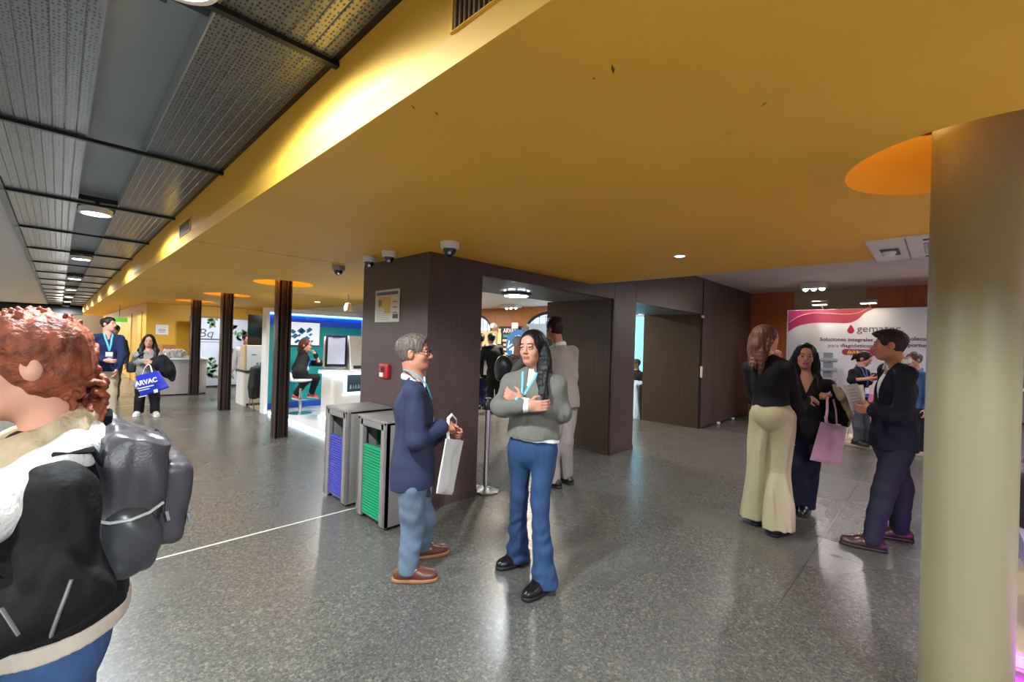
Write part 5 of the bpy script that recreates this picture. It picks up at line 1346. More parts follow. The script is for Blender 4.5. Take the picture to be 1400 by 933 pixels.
s.chain([f.H(0, -.05, .0), f.H(0, -.075, -.12), f.T('nkb', 0, -.10, -.06)], [.07, .075, .06], .04)
s.folds(.004, (80, 80, 12), 4); s.folds(.002, (160, 160, 20), 8); s.mesh('hair', HM['black'], f.t)
# coat over her forearm
s = SDF(P(1148, 560)-.36, P(1148, 560)+.36, .008)
s.chain([P(1128, 548, -.10), P(1144, 541, -.12), P(1156, 556, -.10)], [.05, .06, .05], .05)
s.chain([P(1136, 548, -.10), P(1148, 568, -.10), P(1158, 581, -.10)], [.06, .075, .03], .05); s.chain([P(1128, 552, -.08), P(1140, 575, -.08)], [.05, .04], .05)
s.folds(.016, (22, 22, 16), 3)
o = s.mesh('dark_coat', cloth('black_coat', (22, 20, 20), .85)); tag(o, 'black coat draped over the arm of the black-haired woman', 'coat')
s = SDF(P(1154, 555)-.3, P(1154, 555)+.3, .008); s.chain([P(1140, 527, -.18), P(1152, 543, -.20), P(1162, 566, -.18), P(1160, 582, -.16)], [.02, .034, .030, .012], .04); s.folds(.008, (30, 30, 20), 4)
l_ = s.mesh('lining', cloth('coat_lining', (164, 150, 126), .7), None); l_.parent = o
pk = mat('pink_tote', (222, 178, 196), .7)
st = lambda x0, x1: [P(x0, 578, -.2), P(x0+2, 560, -.2), P(1131, 542, -.2), P(1134, 536, -.19), P(1139, 545, -.17), P(x1, 562, -.17), P(x1+1, 580, -.17)]
tote('tote_bag', 'pale pink tote bag hanging from the hand of the black-haired woman', 'bag', (P(1122, 577, -.2), P(1157, 584, -.16), P(1150, 637, -.16), P(1107, 629, -.22)), f.ed*.05, pk, [st(1129, 1143)], pk, 4.3, .012, 5)
# ---- man in the dark navy suit ----------------------------------------------------------------------------------------
f = Fig('man in dark navy suit and open white collar in profile beside the cream column', (1196, 742), 3.66, .0055)
P = f.P; J = f.J
f.setup(P(1221, 604, .02), P(1226, 498, .0), 252)
f.head(P(1216, 472, -.01), 268, -2, s=1.04)
J['eL'] = P(1232, 572, -.20); J['wL'] = P(1193, 561, -.16); J['eR'] = P(1215, 570, .22); J['wR'] = P(1181, 556, .08)
J['kL'] = P(1208, 672, -.06); J['aL'] = P(1192, 732, -.09); J['kR'] = P(1233, 668, .09); J['aR'] = P(1229, 724, .12)
for q in 'RL': J['a'+q][2] = .085
f.fd = {'L': f.dir(262), 'R': f.dir(256)}
def hf(s):
    f.hand(s, J['wL'], N(-f.er*.9+f.ed*.2+f.z*.0), N(f.ed*.7+f.z*.2), N(f.z), (50, 50, 30))
    f.hand(s, J['wR'], N(-f.er*.85-f.ed*.3+f.z*.1), N(-f.ed*.6+f.z*.3), N(f.z), (45, 45, 30))
f.body(SK['tan'], hand_fn=hf); f.face(HM['dark'])
shorthair(f, HM['dark'], .008, low=.008, top=.010, neck=-.058, quiff=((0, .065, .085), (.055, .045, .026)))
ns = cloth('navy_suit', (20, 22, 38), .75); nt_ = cloth('navy_suit_trousers', (27, 29, 46), .7)
s = f.grid(hi=A(99, 99, 1.1)); s.ell(J['pel']-f.tu*.02, (.172, .130, .15), np.array([f.tr, f.tf, f.tu]), .05)
for q in 'RL': f.leg(s, q, (.105, .080, .066), ext=J['a'+q]-f.z*.02)
s.plane(A(0, 0, .05), -f.z); s.folds(.0032, (18, 18, 44), 3); s.folds(.003, (10, 10, 16), 5); s.mesh('trousers', nt_, f.t)
f.shoes(mat('oxblood_leather', (58, 32, 30), .3), M['dark'], 1.05)
s = f.grid(lo=A(-99, -99, 1.0)); f.torso(s, .002, hips=False); f.collar(s, .012, .045, .064); s.mesh('shirt', wsh, f.t)
s = f.grid(lo=A(-99, -99, .7)); f.torso(s, .014, wa=.012); f.skirt(s, .176, .138)
s.cone(J['nkb']-f.tu*.02-f.tf*.045, J['nkb']-f.tf*.05, .035, .03, .03); f.vcut(s, -.36, .02, .085)
for q in 'RL': f.arm(s, q, .016, .93, rs=(.052, .046, .037))
s.plane(P(1220, 614, 0), -f.z); s.folds(.006, (14, 14, 16), 6, lo=A(-99, -99, .82)); s.folds(.004, (26, 26, 22), 2, lo=A(-99, -99, .82)); s.mesh('suit_jacket', ns, f.t)
c = P(1168, 543, -.02); Mx = Matrix.Rotation(0, 3, 'Z')
xv = N(f.er*.9+f.ed*.3+f.z*.0); yv = N(f.z*.9-f.er*.42); zv = np.cross(xv, yv)
Mx = Matrix(np.array([xv, N(np.cross(zv, xv)), N(zv)]).T.tolist())@Matrix.Rotation(R(14), 3, 'Z')
t = thing('brochure', 'grey folded brochure held up by the man in the navy suit', 'brochure', tuple(c))
MB().bbox(c, (.10, .21, .003), .0008, M=Mx).build('cover', mat('brochure_grey', (166, 162, 170), .5), t)
mb = MB()
for k in range(5): mb.bbox(Vector(c)+Mx@Vector((0, .06-.025*k, -.0022)), (.06, .006, .001), 0, M=Mx).bbox(Vector(c)+Mx@Vector((0, .06-.025*k, .0022)), (.06, .006, .001), 0, M=Mx)
mb.build('text_lines', mat('brochure_text', (120, 116, 128), .5), t)
MB().bbox(Vector(c)+Vector(f.er*.02+f.ed*.012), (.10, .20, .002), .0008, M=Mx@Matrix.Rotation(R(-10), 3, 'Z')).build('inner_page', M['white'], t)
# ---- red-haired woman with the backpack, close to the camera at the left edge ---------------------------------------
class Near(Fig):
    def P(f, x, y, z): return A(x, y, z)
f = Near.__new__(Near); f.D = 1.5; f.v = .0055; f.sex = 'f'; f.plane = None; f.J = J = {}
f.t = thing('person', 'red-haired woman in black jacket and pale scarf wearing a backpack, at the left edge', 'person', (-.01, 1.5, 0))
f.base = A(-.01, 1.5, 0); f.ed = A(0, 1, 0); f.er = A(1, 0, 0); f.z = A(0, 0, 1)
f.cw, f.cd, f.ww, f.wd, f.hw, f.hd = .142, .10, .125, .095, .165, .118; f.hs = 1.0
f.setup(A(-.005, 1.5, .88), A(.005, 1.5, 1.315), 270, sw=.16)
f.head(A(-.052, 1.5, 1.498), 270, -4, s=1.0)
J['eL'] = A(.028, 1.285, 1.03); J['wL'] = A(-.17, 1.30, .97); J['eR'] = A(.04, 1.72, 1.02); J['wR'] = A(-.16, 1.70, 1.0)
J['kL'] = A(-.08, 1.42, .48); J['aL'] = A(-.03, 1.42, .085); J['kR'] = A(.02, 1.58, .48); J['aR'] = A(.17, 1.58, .13)
f.fd = {'L': A(-1, 0, 0), 'R': N(A(-1, 0, -.3))}; f.fz = {'R': .045}
def hf(s):
    f.hand(s, J['wL'], A(-1, .1, -.1), A(.2, 1, 0), A(0, 0, 1), (30, 35, 25)); f.hand(s, J['wR'], A(-1, -.1, 0), A(.2, -1, 0), A(0, 0, 1), (40, 45, 30))
f.body(SK['fair'], hand_fn=hf); f.face(HM['auburn'])
jean2 = mat('mid_blue_denim', (58, 84, 126), .8, noise=(60, .12, (1, 1, .4)), bump=(300, .2), spec=.2)
s = f.grid(hi=A(99, 99, 1.0)); s.ell(J['pel']-f.tu*.01, (.168, .12, .15), np.array([f.tr, f.tf, f.tu]), .05)
for q in 'RL': f.leg(s, q, (.098, .068, .06), ext=J['a'+q]-f.z*.02)
s.folds(.004, (12, 12, 16), 5); s.mesh('jeans', jean2, f.t)
f.shoes(mat('white_trainer', (206, 204, 200), .5), M['white'], .95)
jb = cloth('black_jacket', (12, 12, 13), .75, .2, 30, (80, .2))
s = f.grid(lo=A(-99, -99, .8)); f.torso(s, .020, wa=.025); s.ell(J['pel']+f.tu*.04, (.172, .112, .16), np.array([f.tr, f.tf, f.tu]), .08)
for q in 'RL': f.arm(s, q, .020, .93, k=.008, rs=(.054, .05, .038))
s.plane(A(0, 0, .925), -f.z); s.folds(.010, (20, 20, 22), 3, hi=A(99, 99, 1.3), lo=A(-99, -99, .9)); s.folds(.005, (38, 38, 34), 5, lo=A(-99, -99, .9))
s.mesh('jacket', jb, f.t); jtree = s.bvh()
s = f.grid(lo=A(-99, -99, .85), hi=A(99, 99, 1.0)); f.torso(s, .023, wa=.025); s.ell(J['pel']+f.tu*.04, (.175, .115, .16), np.array([f.tr, f.tf, f.tu]), .08)
s.plane(A(0, 0, .893), -f.z); s.plane(A(0, 0, .93), f.z)
s.mesh('hem_band', cloth('cream_rib', (190, 180, 164), .9, .1, 20), f.t)
jz = mat('grey_zip', (110, 108, 106), .5)
for (qa, qb, w_) in (((98, 792), (70, 868), .007), ((2, 832), (26, 868), .004)):
    pz = []
    for k in range(9):
        d_ = at(qa[0]+(qb[0]-qa[0])*k/8, qa[1]+(qb[1]-qa[1])*k/8, y=3)-A(0, 0, CAMH)
        h_ = jtree.ray_cast(Vector((0, 0, CAMH)), Vector(d_).normalized())
        if h_[0] is not None: pz.append(np.array(h_[0])+np.array(h_[1])*.001)
    if len(pz) > 2: MB().tube(pz, w_, 8, flat=.5).build('pocket_zip', jz, f.t)
sc_w = cloth('white_fleece', (206, 206, 202), .95, .08, 30, (120, .5)); sc_b = cloth('beige_scarf', (176, 160, 132), .9, .1, 30, (90, .4))
def ring(s, c, rx, ry, r, tilt, drop=0, n=18):
    pts = []
    for k in range(n+1):
        a = 2*PI*k/n; x = rx*math.cos(a); y = ry*math.sin(a); pts.append(A(c[0]+x, c[1]+y, c[2]+tilt*x-drop*abs(math.sin(a))))
    for p, q in zip(pts, pts[1:]): s.cone(p, q, r, r, .02)
s = SDF((-.3, 1.2, 1.1), (.2, 1.8, 1.5), .0055)
ring(s, (-.035, 1.5, 1.32), .075, .082, .030, .5); ring(s, (-.045, 1.5, 1.29), .088, .10, .03, .5)
s.folds(.006, (30, 30, 40), 3); s.mesh('scarf', sc_b, f.t)
s = SDF((-.35, 1.15, 1.05), (.25, 1.85, 1.5), .0055)
ring(s, (-.035, 1.5, 1.285), .092, .125, .032, .50, .02); ring(s, (-.05, 1.5, 1.26), .10, .155, .028, .55, .04)
s.chain([A(.03, 1.40, 1.305), A(-.04, 1.35, 1.255), A(-.09, 1.335, 1.20), A(-.12, 1.35, 1.16)], [.03, .036, .042, .03], .04)
s.chain([A(-.10, 1.62, 1.26), A(-.12, 1.60, 1.2)], [.04, .03], .04)
s.chain([A(.045, 1.5, 1.325), A(.06, 1.44, 1.30)], [.03, .026], .03)
s.folds(.006, (34, 34, 40), 9); s.mesh('fleece_hood', sc_w, f.t)
# curly copper hair tied at the back
s = SDF(f.hc-A(.17, .17, .28), f.hc+A(.2, .18, .17), .0036); f.haircap(s, .008); f.faceopen(s, low=-.2, side=.055)
s.plane(f.H(0, 0, -.10), -f.hu)
s.folds(.0045, (60, 60, 50), 3); rr = random.Random(11)
bc = A(.040, 1.515, 1.425)
for k in range(64):
    th, ph = rr.uniform(0, 6.28), rr.uniform(-1.2, 1.3); c = bc+A(math.cos(th)*math.cos(ph)*.036, math.sin(th)*math.cos(ph)*.050, math.sin(ph)*.066-.008)
    ax = N(A(rr.uniform(-1, 1), rr.uniform(-1, 1), rr.uniform(-1, 1))); ay = N(np.cross(ax, A(.3, .5, .8))); R_ = rr.uniform(.012, .022)
    p = [c+ax*R_*math.cos(a)+ay*R_*math.sin(a) for a in [j*.8 for j in range(6)]]
    s.chain(p, [.0075]*6, .001)
for k in range(22):
    a = rr.uniform(-.05, .05); p0 = bc+A(rr.uniform(-.02, .03), a, -.03); L_ = rr.uniform(.06, .15); w = rr.uniform(0, 6)
    s.chain([p0+A(.012*math.sin(w+j*1.1)+.012*j/7, .012*math.cos(w+j*1.1), -L_*j/7) for j in range(8)], [.0085-.0006*j for j in range(8)], .001)
for k in range(46):
    th, ph = rr.uniform(-1.2, 4.3), rr.uniform(-.1, 1.45); d = A(math.cos(th)*math.cos(ph), math.sin(th)*math.cos(ph), math.sin(ph))
    if d[0] < -.55: continue
    c = f.H(0, -.016, .036)+A(d[0]*.103, d[1]*.082, d[2]*.086); tg = N(bc-c); side = N(np.cross(tg, d)); w = rr.uniform(0, 6)
    s.chain([c+tg*(.020*j)+side*.012*math.sin(w+j*1.3)+(d*.006 if j < 3 else d*0) for j in range(5)], [.005, .007, .0075, .006, .004], .002)
s.mesh('hair', HM['red'], f.t)
# backpack
bpk = mat('grey_backpack', (60, 58, 63), .4, noise=(20, .1, _one), bump=(180, .12)); bpd = mat('dark_strap', (20, 20, 23), .95, spec=.1)
t = thing('backpack', 'dark grey glossy backpack worn by the red-haired woman', 'backpack', (.15, 1.5, 1.0))
s = SDF((.0, 1.25, .88), (.34, 1.75, 1.45), .005)
BF = np.array([N(A(1, 0, -.10)), A(0, 1, 0), N(A(.10, 0, 1))]); s.box((.130, 1.5, 1.175), (.066, .150, .170), BF, .034, .01); s.plane((.13, 1.5, 1.335), A(.42, 0, 1)); s.ell((.10, 1.5, 1.285), (.05, .125, .045), None, .04)
sl, x, y, z = s.sub(s.lo, s.lo+s.n*s.v); s.a += (.007*np.sin(26*z+18*x+9*y)*np.sin(14*y+12*z+1)).astype(np.float32); s.folds(.004, (36, 30, 30), 4, warp=.8)
s.mesh('main_compartment', bpk, t)
s = SDF((.14, 1.3, .96), (.34, 1.7, 1.36), .005); s.box((.212, 1.5, 1.145), (.038, .118, .105), BF, .026, .01); s.folds(.003, (30, 30, 34), 7); s.mesh('front_pocket', bpk, t)
s = SDF((.04, 1.28, .98), (.22, 1.45, 1.22), .005); s.ell((.125, 1.362, 1.085), (.065, .03, .085), None, .02); s.folds(.003, (30, 30, 40), 2)
sp = s.mesh('side_pocket', mat('pocket_grey', (56, 58, 62), .3), t)
MB().tube([A(.062, 1.352, 1.155), A(.09, 1.334, 1.146), A(.125, 1.328, 1.146), A(.16, 1.334, 1.153), A(.188, 1.352, 1.165)], .0038, 8).build('pocket_rim', mat('pale_piping', (176, 180, 178), .4), sp)
for q in (-1, 1):
    MB().tube([A(.08, 1.5+q*.125, 1.27), A(.06, 1.5+q*.13, 1.31), A(.0, 1.5+q*.135, 1.312), A(-.06, 1.5+q*.135, 1.262), A(-.10, 1.5+q*.13, 1.18), A(-.09, 1.5+q*.14, 1.09), A(.0, 1.5+q*.155, 1.02), A(.075, 1.5+q*.15, 1.01)], [.018, .022, .024, .024, .022, .014, .010, .010], 10, flat=.32, up=[(1, 0, .3), (.3, 0, 1), (-.2, 0, 1), (-.8, 0, .6), (-1, 0, 0), (-1, 0, -.2), (0, q, .1), (0, q, .1)]).build('shoulder_strap', bpd, t)
for (cx_, cz_, hy, hz, yy) in ((.192, 1.165, .130, .145, 0), (.246, 1.143, .098, .085, 0)):
    loop = []
    for k in range(33):
        a = 2*PI*k/32; cu_, su_ = math.cos(a), math.sin(a); r_ = 1/(abs(cu_)**5+abs(su_)**5)**.2
        loop.append(A(cx_+.1*su_*r_*hz-(.006 if cx_ < .2 else .0), 1.5+cu_*r_*hy, cz_+su_*r_*hz))
    MB().tube(loop, .0035, 6).build('piping', mat('piping_black', (26, 26, 30), .5), t)
MB().tube([A(.088, 1.47, 1.335), A(.092, 1.475, 1.365), A(.093, 1.5, 1.376), A(.092, 1.525, 1.365), A(.088, 1.53, 1.335)], .008, 8).build('carry_handle', bpd, t)
MB().tube([A(.190, 1.362, 1.14), A(.195, 1.372, 1.22), A(.178, 1.405, 1.29), A(.166, 1.5, 1.318), A(.178, 1.595, 1.29), A(.195, 1.628, 1.22), A(.190, 1.638, 1.14)], .004, 8).build('zipper', mat('zip_black', (30, 30, 34), .4), t)
for c in (A(.196, 1.358, 1.14), A(.243, 1.376, 1.12)):
    MB().tube([c, c-A(-.004, .004, .022)], .0045, 8).build('zip_pull', M['chrome'], t)
# ------------------------------------------------------------------ people further off
def legs(f, m, rs, shoe, hem=.055, sole=None, name='trousers', k=1.0):
    s = f.grid(hi=A(99, 99, f.J['pel'][2]+.13)); s.ell(f.J['pel']-f.tu*.015, (f.hw+.006, f.hd+.012, .145), np.array([f.tr, f.tf, f.tu]), .05)
    for q in 'RL': f.leg(s, q, rs, ext=f.J['a'+q]-f.z*.02)
    s.plane(A(0, 0, min(f.J['aR'][2], f.J['aL'][2])-.085+hem), -f.z); s.folds(.006, (9, 9, 20), 3); s.mesh(name, m, f.t)
    if shoe: f.shoes(shoe, sole or M['dark'], k)
def top(f, m, name, g=.014, hem=-.10, rs=(.050, .046, .037), sl=.93, v=None, col=False, fold=.006, wa=.01, ws=None):
    s = f.grid(lo=A(-99, -99, .4)); f.torso(s, g, wa=wa); s.ell(f.J['pel']-f.tu*.05, (f.hw+.004, f.hd+.016, .18), np.array([f.tr, f.tf, f.tu]), .07)
    for q in 'RL': f.arm(s, q, g, sl, rs=rs)
    if col: f.collar(s, .012, .03)
    if v: f.vcut(s, *v)
    s.plane(f.J['pel']+f.tu*hem, -f.tu); s.folds(fold, (14, 14, 14), 6); s.mesh(name, m, f.t); return s
def stdlegs(f, a, b, k=None, kb=None):
    J = f.J
    for q, e in (('R', a), ('L', b)): J['a'+q] = A(e[0], e[1], .085); J['k'+q] = (J['h'+q]+J['a'+q])/2+f.tf*.03
def hang(f, q, out=.05, fwd=.02, bend=.06):
    sg = 1 if q == 'R' else -1; J = f.J
    J['e'+q] = J['s'+q]+f.tr*out*sg-f.tu*.27+f.tf*(fwd-.02); J['w'+q] = J['e'+q]-f.tu*.235+f.tf*bend+f.tr*.01*sg
def relax(f, qs='RL'):
    def hf(s):
        for q in qs:
            sg = 1 if q == 'R' else -1; f.hand(s, f.J['w'+q], N(f.J['w'+q]-f.J['e'+q]), -f.tr*sg, f.tf, (25, 25, 18))
    return hf
# man in navy sweater
f = Fig('man in navy sweater, blue lanyard and beige chinos standing far down the corridor', (146, 570), 8.05, .009); P = f.P; J = f.J
f.setup(P(144, 509), P(147, 457), 168); f.head(P(148.5, 443.5), 125, 3, s=1.05)
J['eR'] = P(126, 486, .02); J['wR'] = P(145, 493, -.22); J['eL'] = P(167, 487, .05); J['wL'] = P(160, 505, -.06); stdlegs(f, P(137, 568, .02), P(152, 571, -.05))
f.fd = {'R': f.dir(190), 'L': f.dir(165)}
def hf(s):
    f.hand(s, J['wR'], N(f.er*.9-f.ed*.2-f.z*.1), N(f.ed), N(f.z), (25, 30, 20)); f.hand(s, J['wL'], N(-f.z-f.er*.2), N(-f.er), N(-f.ed), (20, 25, 15))
f.body(SK['fair'], hand_fn=hf); f.face(HM['dark']); shorthair(f, HM['dark'], .010, low=.006, top=.008, neck=-.07)
legs(f, cloth('beige_chinos', (176, 162, 138), .8), (.10, .076, .066), mat('white_sneaker', (196, 194, 188), .5), sole=M['white'])
s = top(f, cloth('navy_sweater', (30, 42, 78), .9), 'sweater', hem=.02, v=(-.10, .02, .03))
f.ribbon(s, mat('lanyard_sky', (90, 176, 214), .6), .06, (-.01, -.30), badge=M['white'], w=.014, bsize=(.05, .06))
# woman with the blue carrier bag
f = Fig('dark-haired woman in grey sweater and black trousers holding a blue carrier bag', (200, 569), 8.3, .009, sex='f'); P = f.P; J = f.J
f.setup(P(202, 524), P(203.5, 480), 178, sw=.17); f.ww, f.hw = .15, .18; f.head(P(203.5, 466.5), 182, -2, s=1.0)
J['eR'] = P(184, 497, .0); J['wR'] = P(200, 494, -.24); J['eL'] = P(224, 498, .0); J['wL'] = P(208, 496, -.23); stdlegs(f, P(189, 569), P(212, 567.5, .02))
f.fd = {'R': f.dir(195), 'L': f.dir(170)}
def hf(s):
    f.hand(s, J['wR'], N(f.er-f.ed*.1), N(f.ed), N(f.z), (30, 35, 25)); f.hand(s, J['wL'], N(-f.er*.9-f.z*.3), N(f.ed), N(f.z), (55, 60, 40))
f.body(SK['olive'], hand_fn=hf); f.face(HM['black'])
legs(f, cloth('black_trousers', (26, 26, 30), .8), (.098, .078, .076), mat('white_sneaker_b', (206, 204, 200), .5), sole=M['white'])
top(f, cloth('heather_sweater', (136, 134, 132), .9, .15, 60), 'sweater', g=.02, hem=-.10, v=(-.08, .02, .03))
s = SDF(f.hc-A(.25, .25, .36), f.hc+.2, .008); f.haircap(s, .014); f.faceopen(s, low=-.05, side=.06)
for q in (-1, 1): s.chain([f.H(.065*q, -.02, .02), f.H(.085*q, -.015, -.08), f.H(.11*q, .01, -.18), f.T('che', .10*q, .11, .03)], [.03, .04, .048, .03], .03)
s.chain([f.H(0, -.05, 0), f.H(0, -.08, -.15)], [.07, .07], .04); s.folds(.005, (70, 70, 14), 4); s.mesh('hair', HM['black'], f.t)
bb = mat('carrier_blue', (24, 44, 170), .35)
bq = (P(184.8, 514.5, -.32), P(217, 507, -.32), P(231.5, 530, -.32), P(192.5, 543, -.32))
t = tote('carrier_bag', 'bright blue carrier bag lettered ARVAC in white, held by the grey-sweatered woman', 'bag', bq, f.ed*.10, bb,
     [[P(194, 512.5, -.32), P(198, 503, -.33), P(203, 498, -.32), P(206, 501, -.31), P(208, 509.5, -.31)]], M['white'], 8, .01, 6)
xa = N(bq[1]-bq[0]); ya = N(N(bq[0]-bq[3])-xa*(N(bq[0]-bq[3])@xa)); nn = np.cross(xa, ya); nn = nn if nn@f.ed < 0 else -nn
org = P(191, 528, -.32)+nn*.085
text('ARVAC', 'lettering', M['white'], t, org, xa, ya, .118, .006, True, sx=1.05)
mb = MB(); Mx = Matrix(np.array([xa, ya, nn]).T.tolist())
for (u, v_, w_, h_) in ((.17, -.05, .30, .02), (.13, -.09, .2, .014), (.08, -.20, .14, .014), (.33, -.16, .07, .06)): mb.bbox(Vector(org)+Mx@Vector((u, v_, -.003)), (w_, h_, .006), 0, M=Mx)
mb.build('small_print', mat('pale_print', (196, 206, 236), .5), t)
s = SDF(P(222, 503)-A(.42, .42, .42), P(222, 503)+.42, .012); s.chain([P(209, 496, -.15), P(221, 497, -.2), P(231, 508, -.18), P(235, 518, -.18)], [.08, .13, .10, .04], .06); s.folds(.02, (18, 18, 14), 3)
o = s.mesh('dark_jacket', cloth('black_jacket_b', (20, 20, 22), .85)); tag(o, 'black jacket hung over the arm of the woman with the blue bag', 'jacket')
t = thing('shoulder_bag', 'black shoulder bag at the side of the woman with the blue carrier bag', 'bag', tuple(P(180, 501, .02)))
s = SDF(P(180, 501)-.3, P(180, 501)+.3, .01); s.box(P(180, 502, -.08), (.07, .05, .10), np.array([f.er, f.ed, f.z]), .03, .02); s.folds(.006, (20, 20, 20), 3); s.mesh('bag_body', M['dark'], t)
MB().tube([P(180, 493, -.08), P(190, 487, -.18), P(195, 482, -.13), P(196, 478.5, -.02)], .012, 8).build('strap', M['dark'], t)
# distant men in the corridor
f = Fig('bearded man in grey jacket far behind in the corridor, nearest the end wall', (112, 519), 14, .014); P = f.P; J = f.J
f.setup(P(111, 487), P(112, 468), 150); f.head(P(113, 459.5), 110, 0, s=1.05); hang(f, 'R'); hang(f, 'L'); stdlegs(f, P(109, 519), P(115, 519)); f.fd = {'R': f.dir(150), 'L': f.dir(140)}
f.body(SK['tan'], hand_fn=relax(f)); shorthair(f, HM['dark'], .012, top=.006)
s = SDF(f.hc-.2, f.hc+.2, .01); s.ell(f.H(0, .05, -.085), (.055, .06, .05), f.HF, .02); s.plane(f.H(0, 0, -.05), f.hu); s.mesh('beard', HM['dark'], f.t)
legs(f, cloth('dark_trousers', (40, 42, 50), .8), (.10, .076, .066), M['dark']); top(f, cloth('blue_grey_jacket', (96, 110, 122), .8), 'jacket', g=.03, hem=-.08)
f = Fig('dark-haired man almost hidden behind the man in navy sweater', (157, 545), 10.2, .013); P = f.P; J = f.J
f.setup(P(154, 494), P(155, 463), 190); f.head(P(156.5, 451.5), 200, 0, s=1.05); hang(f, 'R'); hang(f, 'L'); stdlegs(f, P(151, 545), P(158, 545)); f.fd = {'R': f.dir(190), 'L': f.dir(190)}
f.body(SK['tan'], hand_fn=relax(f)); shorthair(f, HM['dark'], .012); legs(f, cloth('brown_trousers', (70, 60, 50), .8), (.10, .076, .066), M['dark']); top(f, cloth('dark_shirt', (36, 34, 38), .8), 'shirt')
# seated woman in the teal booth
f = Fig('woman in black suit and red shoes seated on a bar stool', (412, 566), 8.97, .009, sex='f'); P = f.P; J = f.J
p_ = A(bx-.02, by, .84); f.setup(p_, P(417, 485, -.02), 112, sw=.165); f.head(P(418, 472, -.05), 105, -2, s=1.05)
J['hR'] = p_+f.tr*.09-f.tu*.03; J['hL'] = p_-f.tr*.09-f.tu*.03
J['kR'] = P(418, 521, -.36); J['aR'] = P(404, 540, -.25); J['kL'] = P(432, 517, -.16); J['aL'] = P(426, 538, -.10)
J['eR'] = P(403, 504, -.15); J['wR'] = P(411, 511, -.32); J['eL'] = P(437, 497, -.05); J['wL'] = P(431, 485, -.10)
f.fd = {'R': N(f.dir(130)-f.z*.5), 'L': N(f.dir(110)-f.z*.4)}; f.fz = {'R': J['aR'][2]-.09, 'L': J['aL'][2]-.09}
def hf(s):
    f.hand(s, J['wR'], N(f.er*.8-f.z*.3-f.ed*.2), N(-f.z), N(-f.ed), (20, 20, 15)); f.hand(s, J['wL'], N(f.z*.8-f.er*.3), N(-f.er), N(-f.ed), (50, 55, 35))
f.body(SK['fair'], hand_fn=hf); f.face(HM['auburn'], M['dark'])
bs = cloth('black_suit', (24, 24, 28), .8)
s = f.grid(hi=A(99, 99, 1.05)); s.ell(J['pel'], (.175, .135, .12), np.array([f.tr, f.tf, f.tu]), .05)
for q in 'RL': f.leg(s, q, (.098, .076, .060), ext=J['a'+q]+(J['k'+q]-J['a'+q])*.12)
s.folds(.006, (12, 12, 14), 4); s.mesh('trousers', bs, f.t)
f.shoes(mat('red_shoe', (190, 34, 42), .4), M['white'], .95, hgt=.04)
s = f.grid(lo=A(-99, -99, .8)); f.torso(s, -.002, hips=False); s.mesh('shirt', wsh, f.t)
s = top(f, bs, 'jacket', hem=-.05, v=(-.35, .02, .08)); 
s2 = f.grid(lo=A(-99, -99, .8)); f.torso(s2, .014, wa=.012); s2.mesh('t', bs).name; bpy.data.objects.remove(bpy.data.objects['t'])
f.ribbon(s2, mat('lanyard_blue_b', (40, 90, 190), .6), .055, (.02, -.33), badge=M['white'], w=.013, bsize=(.04, .06))
s = SDF(f.hc-A(.2, .2, .25), f.hc+.2, .008); f.haircap(s, .012); f.faceopen(s, low=-.05, side=.06); s.chain([f.H(0, -.07, .0), f.H(0, -.10, -.10)], [.06, .05], .03); s.folds(.005, (70, 70, 20), 4); s.mesh('hair', HM['auburn'], f.t)
# head behind the cartons
f = Fig('dark-haired man half hidden behind the cartons table, by the white backdrop', (336, 539), 11.2, .012); P = f.P; J = f.J
f.setup(P(334, 502), P(336, 474.5), 180); f.head(P(337, 464), 160, 0, s=1.0); hang(f, 'R'); hang(f, 'L'); stdlegs(f, P(331, 541), P(338, 541)); f.fd = {'R': f.dir(180), 'L': f.dir(180)}
f.base[0] += 0
f.body(SK['tan'], hand_fn=relax(f)); shorthair(f, HM['dark'], .012); legs(f, cloth('grey_trousers_c', (60, 60, 66), .8), (.10, .076, .066), M['dark']); top(f, cloth('white_shirt_c', (180, 180, 184), .8), 'shirt')
# people in the hall, seen through the first doorway
f = Fig('person in black with a backpack seen at the left edge of the first doorway', (660, 560), 10.4, .012); P = f.P; J = f.J
f.setup(P(659, 510), P(658, 474), 350); f.head(P(657.5, 463.5), 350, 0, s=1.02); hang(f, 'R'); hang(f, 'L'); stdlegs(f, P(662, 559), P(655, 560)); f.fd = {'R': f.dir(0), 'L': f.dir(350)}
f.body(SK['tan'], hand_fn=relax(f)); shorthair(f, HM['black'], .012, top=.006); legs(f, cloth('dark_jeans', (34, 44, 76), .8), (.10, .076, .066), M['dark']); top(f, cloth('black_coat_b', (22, 22, 26), .85), 'coat', g=.03, hem=-.10)
t = thing('backpack', 'black backpack worn by the person at the left edge of the first doorway', 'backpack', tuple(P(660, 488, -.25)))
s = SDF(P(660, 488, -.2)-.4, P(660, 488, -.2)+.4, .014); s.box(J['che']-f.tf*.21-f.tu*.04, (.15, .07, .21), np.array([f.tr, f.tf, f.tu]), .06, .03); s.mesh('bag_body', mat('black_nylon', (16, 18, 22), .5), t)
for q in (-1, 1): MB().tube([J['che']-f.tf*.16+f.tr*.09*q+f.tu*.12, J['nkb']+f.tr*.10*q+f.tu*.045-f.tf*.02, J['che']+f.tf*.16+f.tr*.11*q+f.tu*.05, J['che']+f.tf*.10+f.tr*.17*q-f.tu*.15], .02, 8, flat=.4).build('shoulder_strap', M['dark'], t)
f = Fig('man in black suit seen from behind in the hall, in front of the poster stand', (678, 560), 9.9, .011); P = f.P; J = f.J
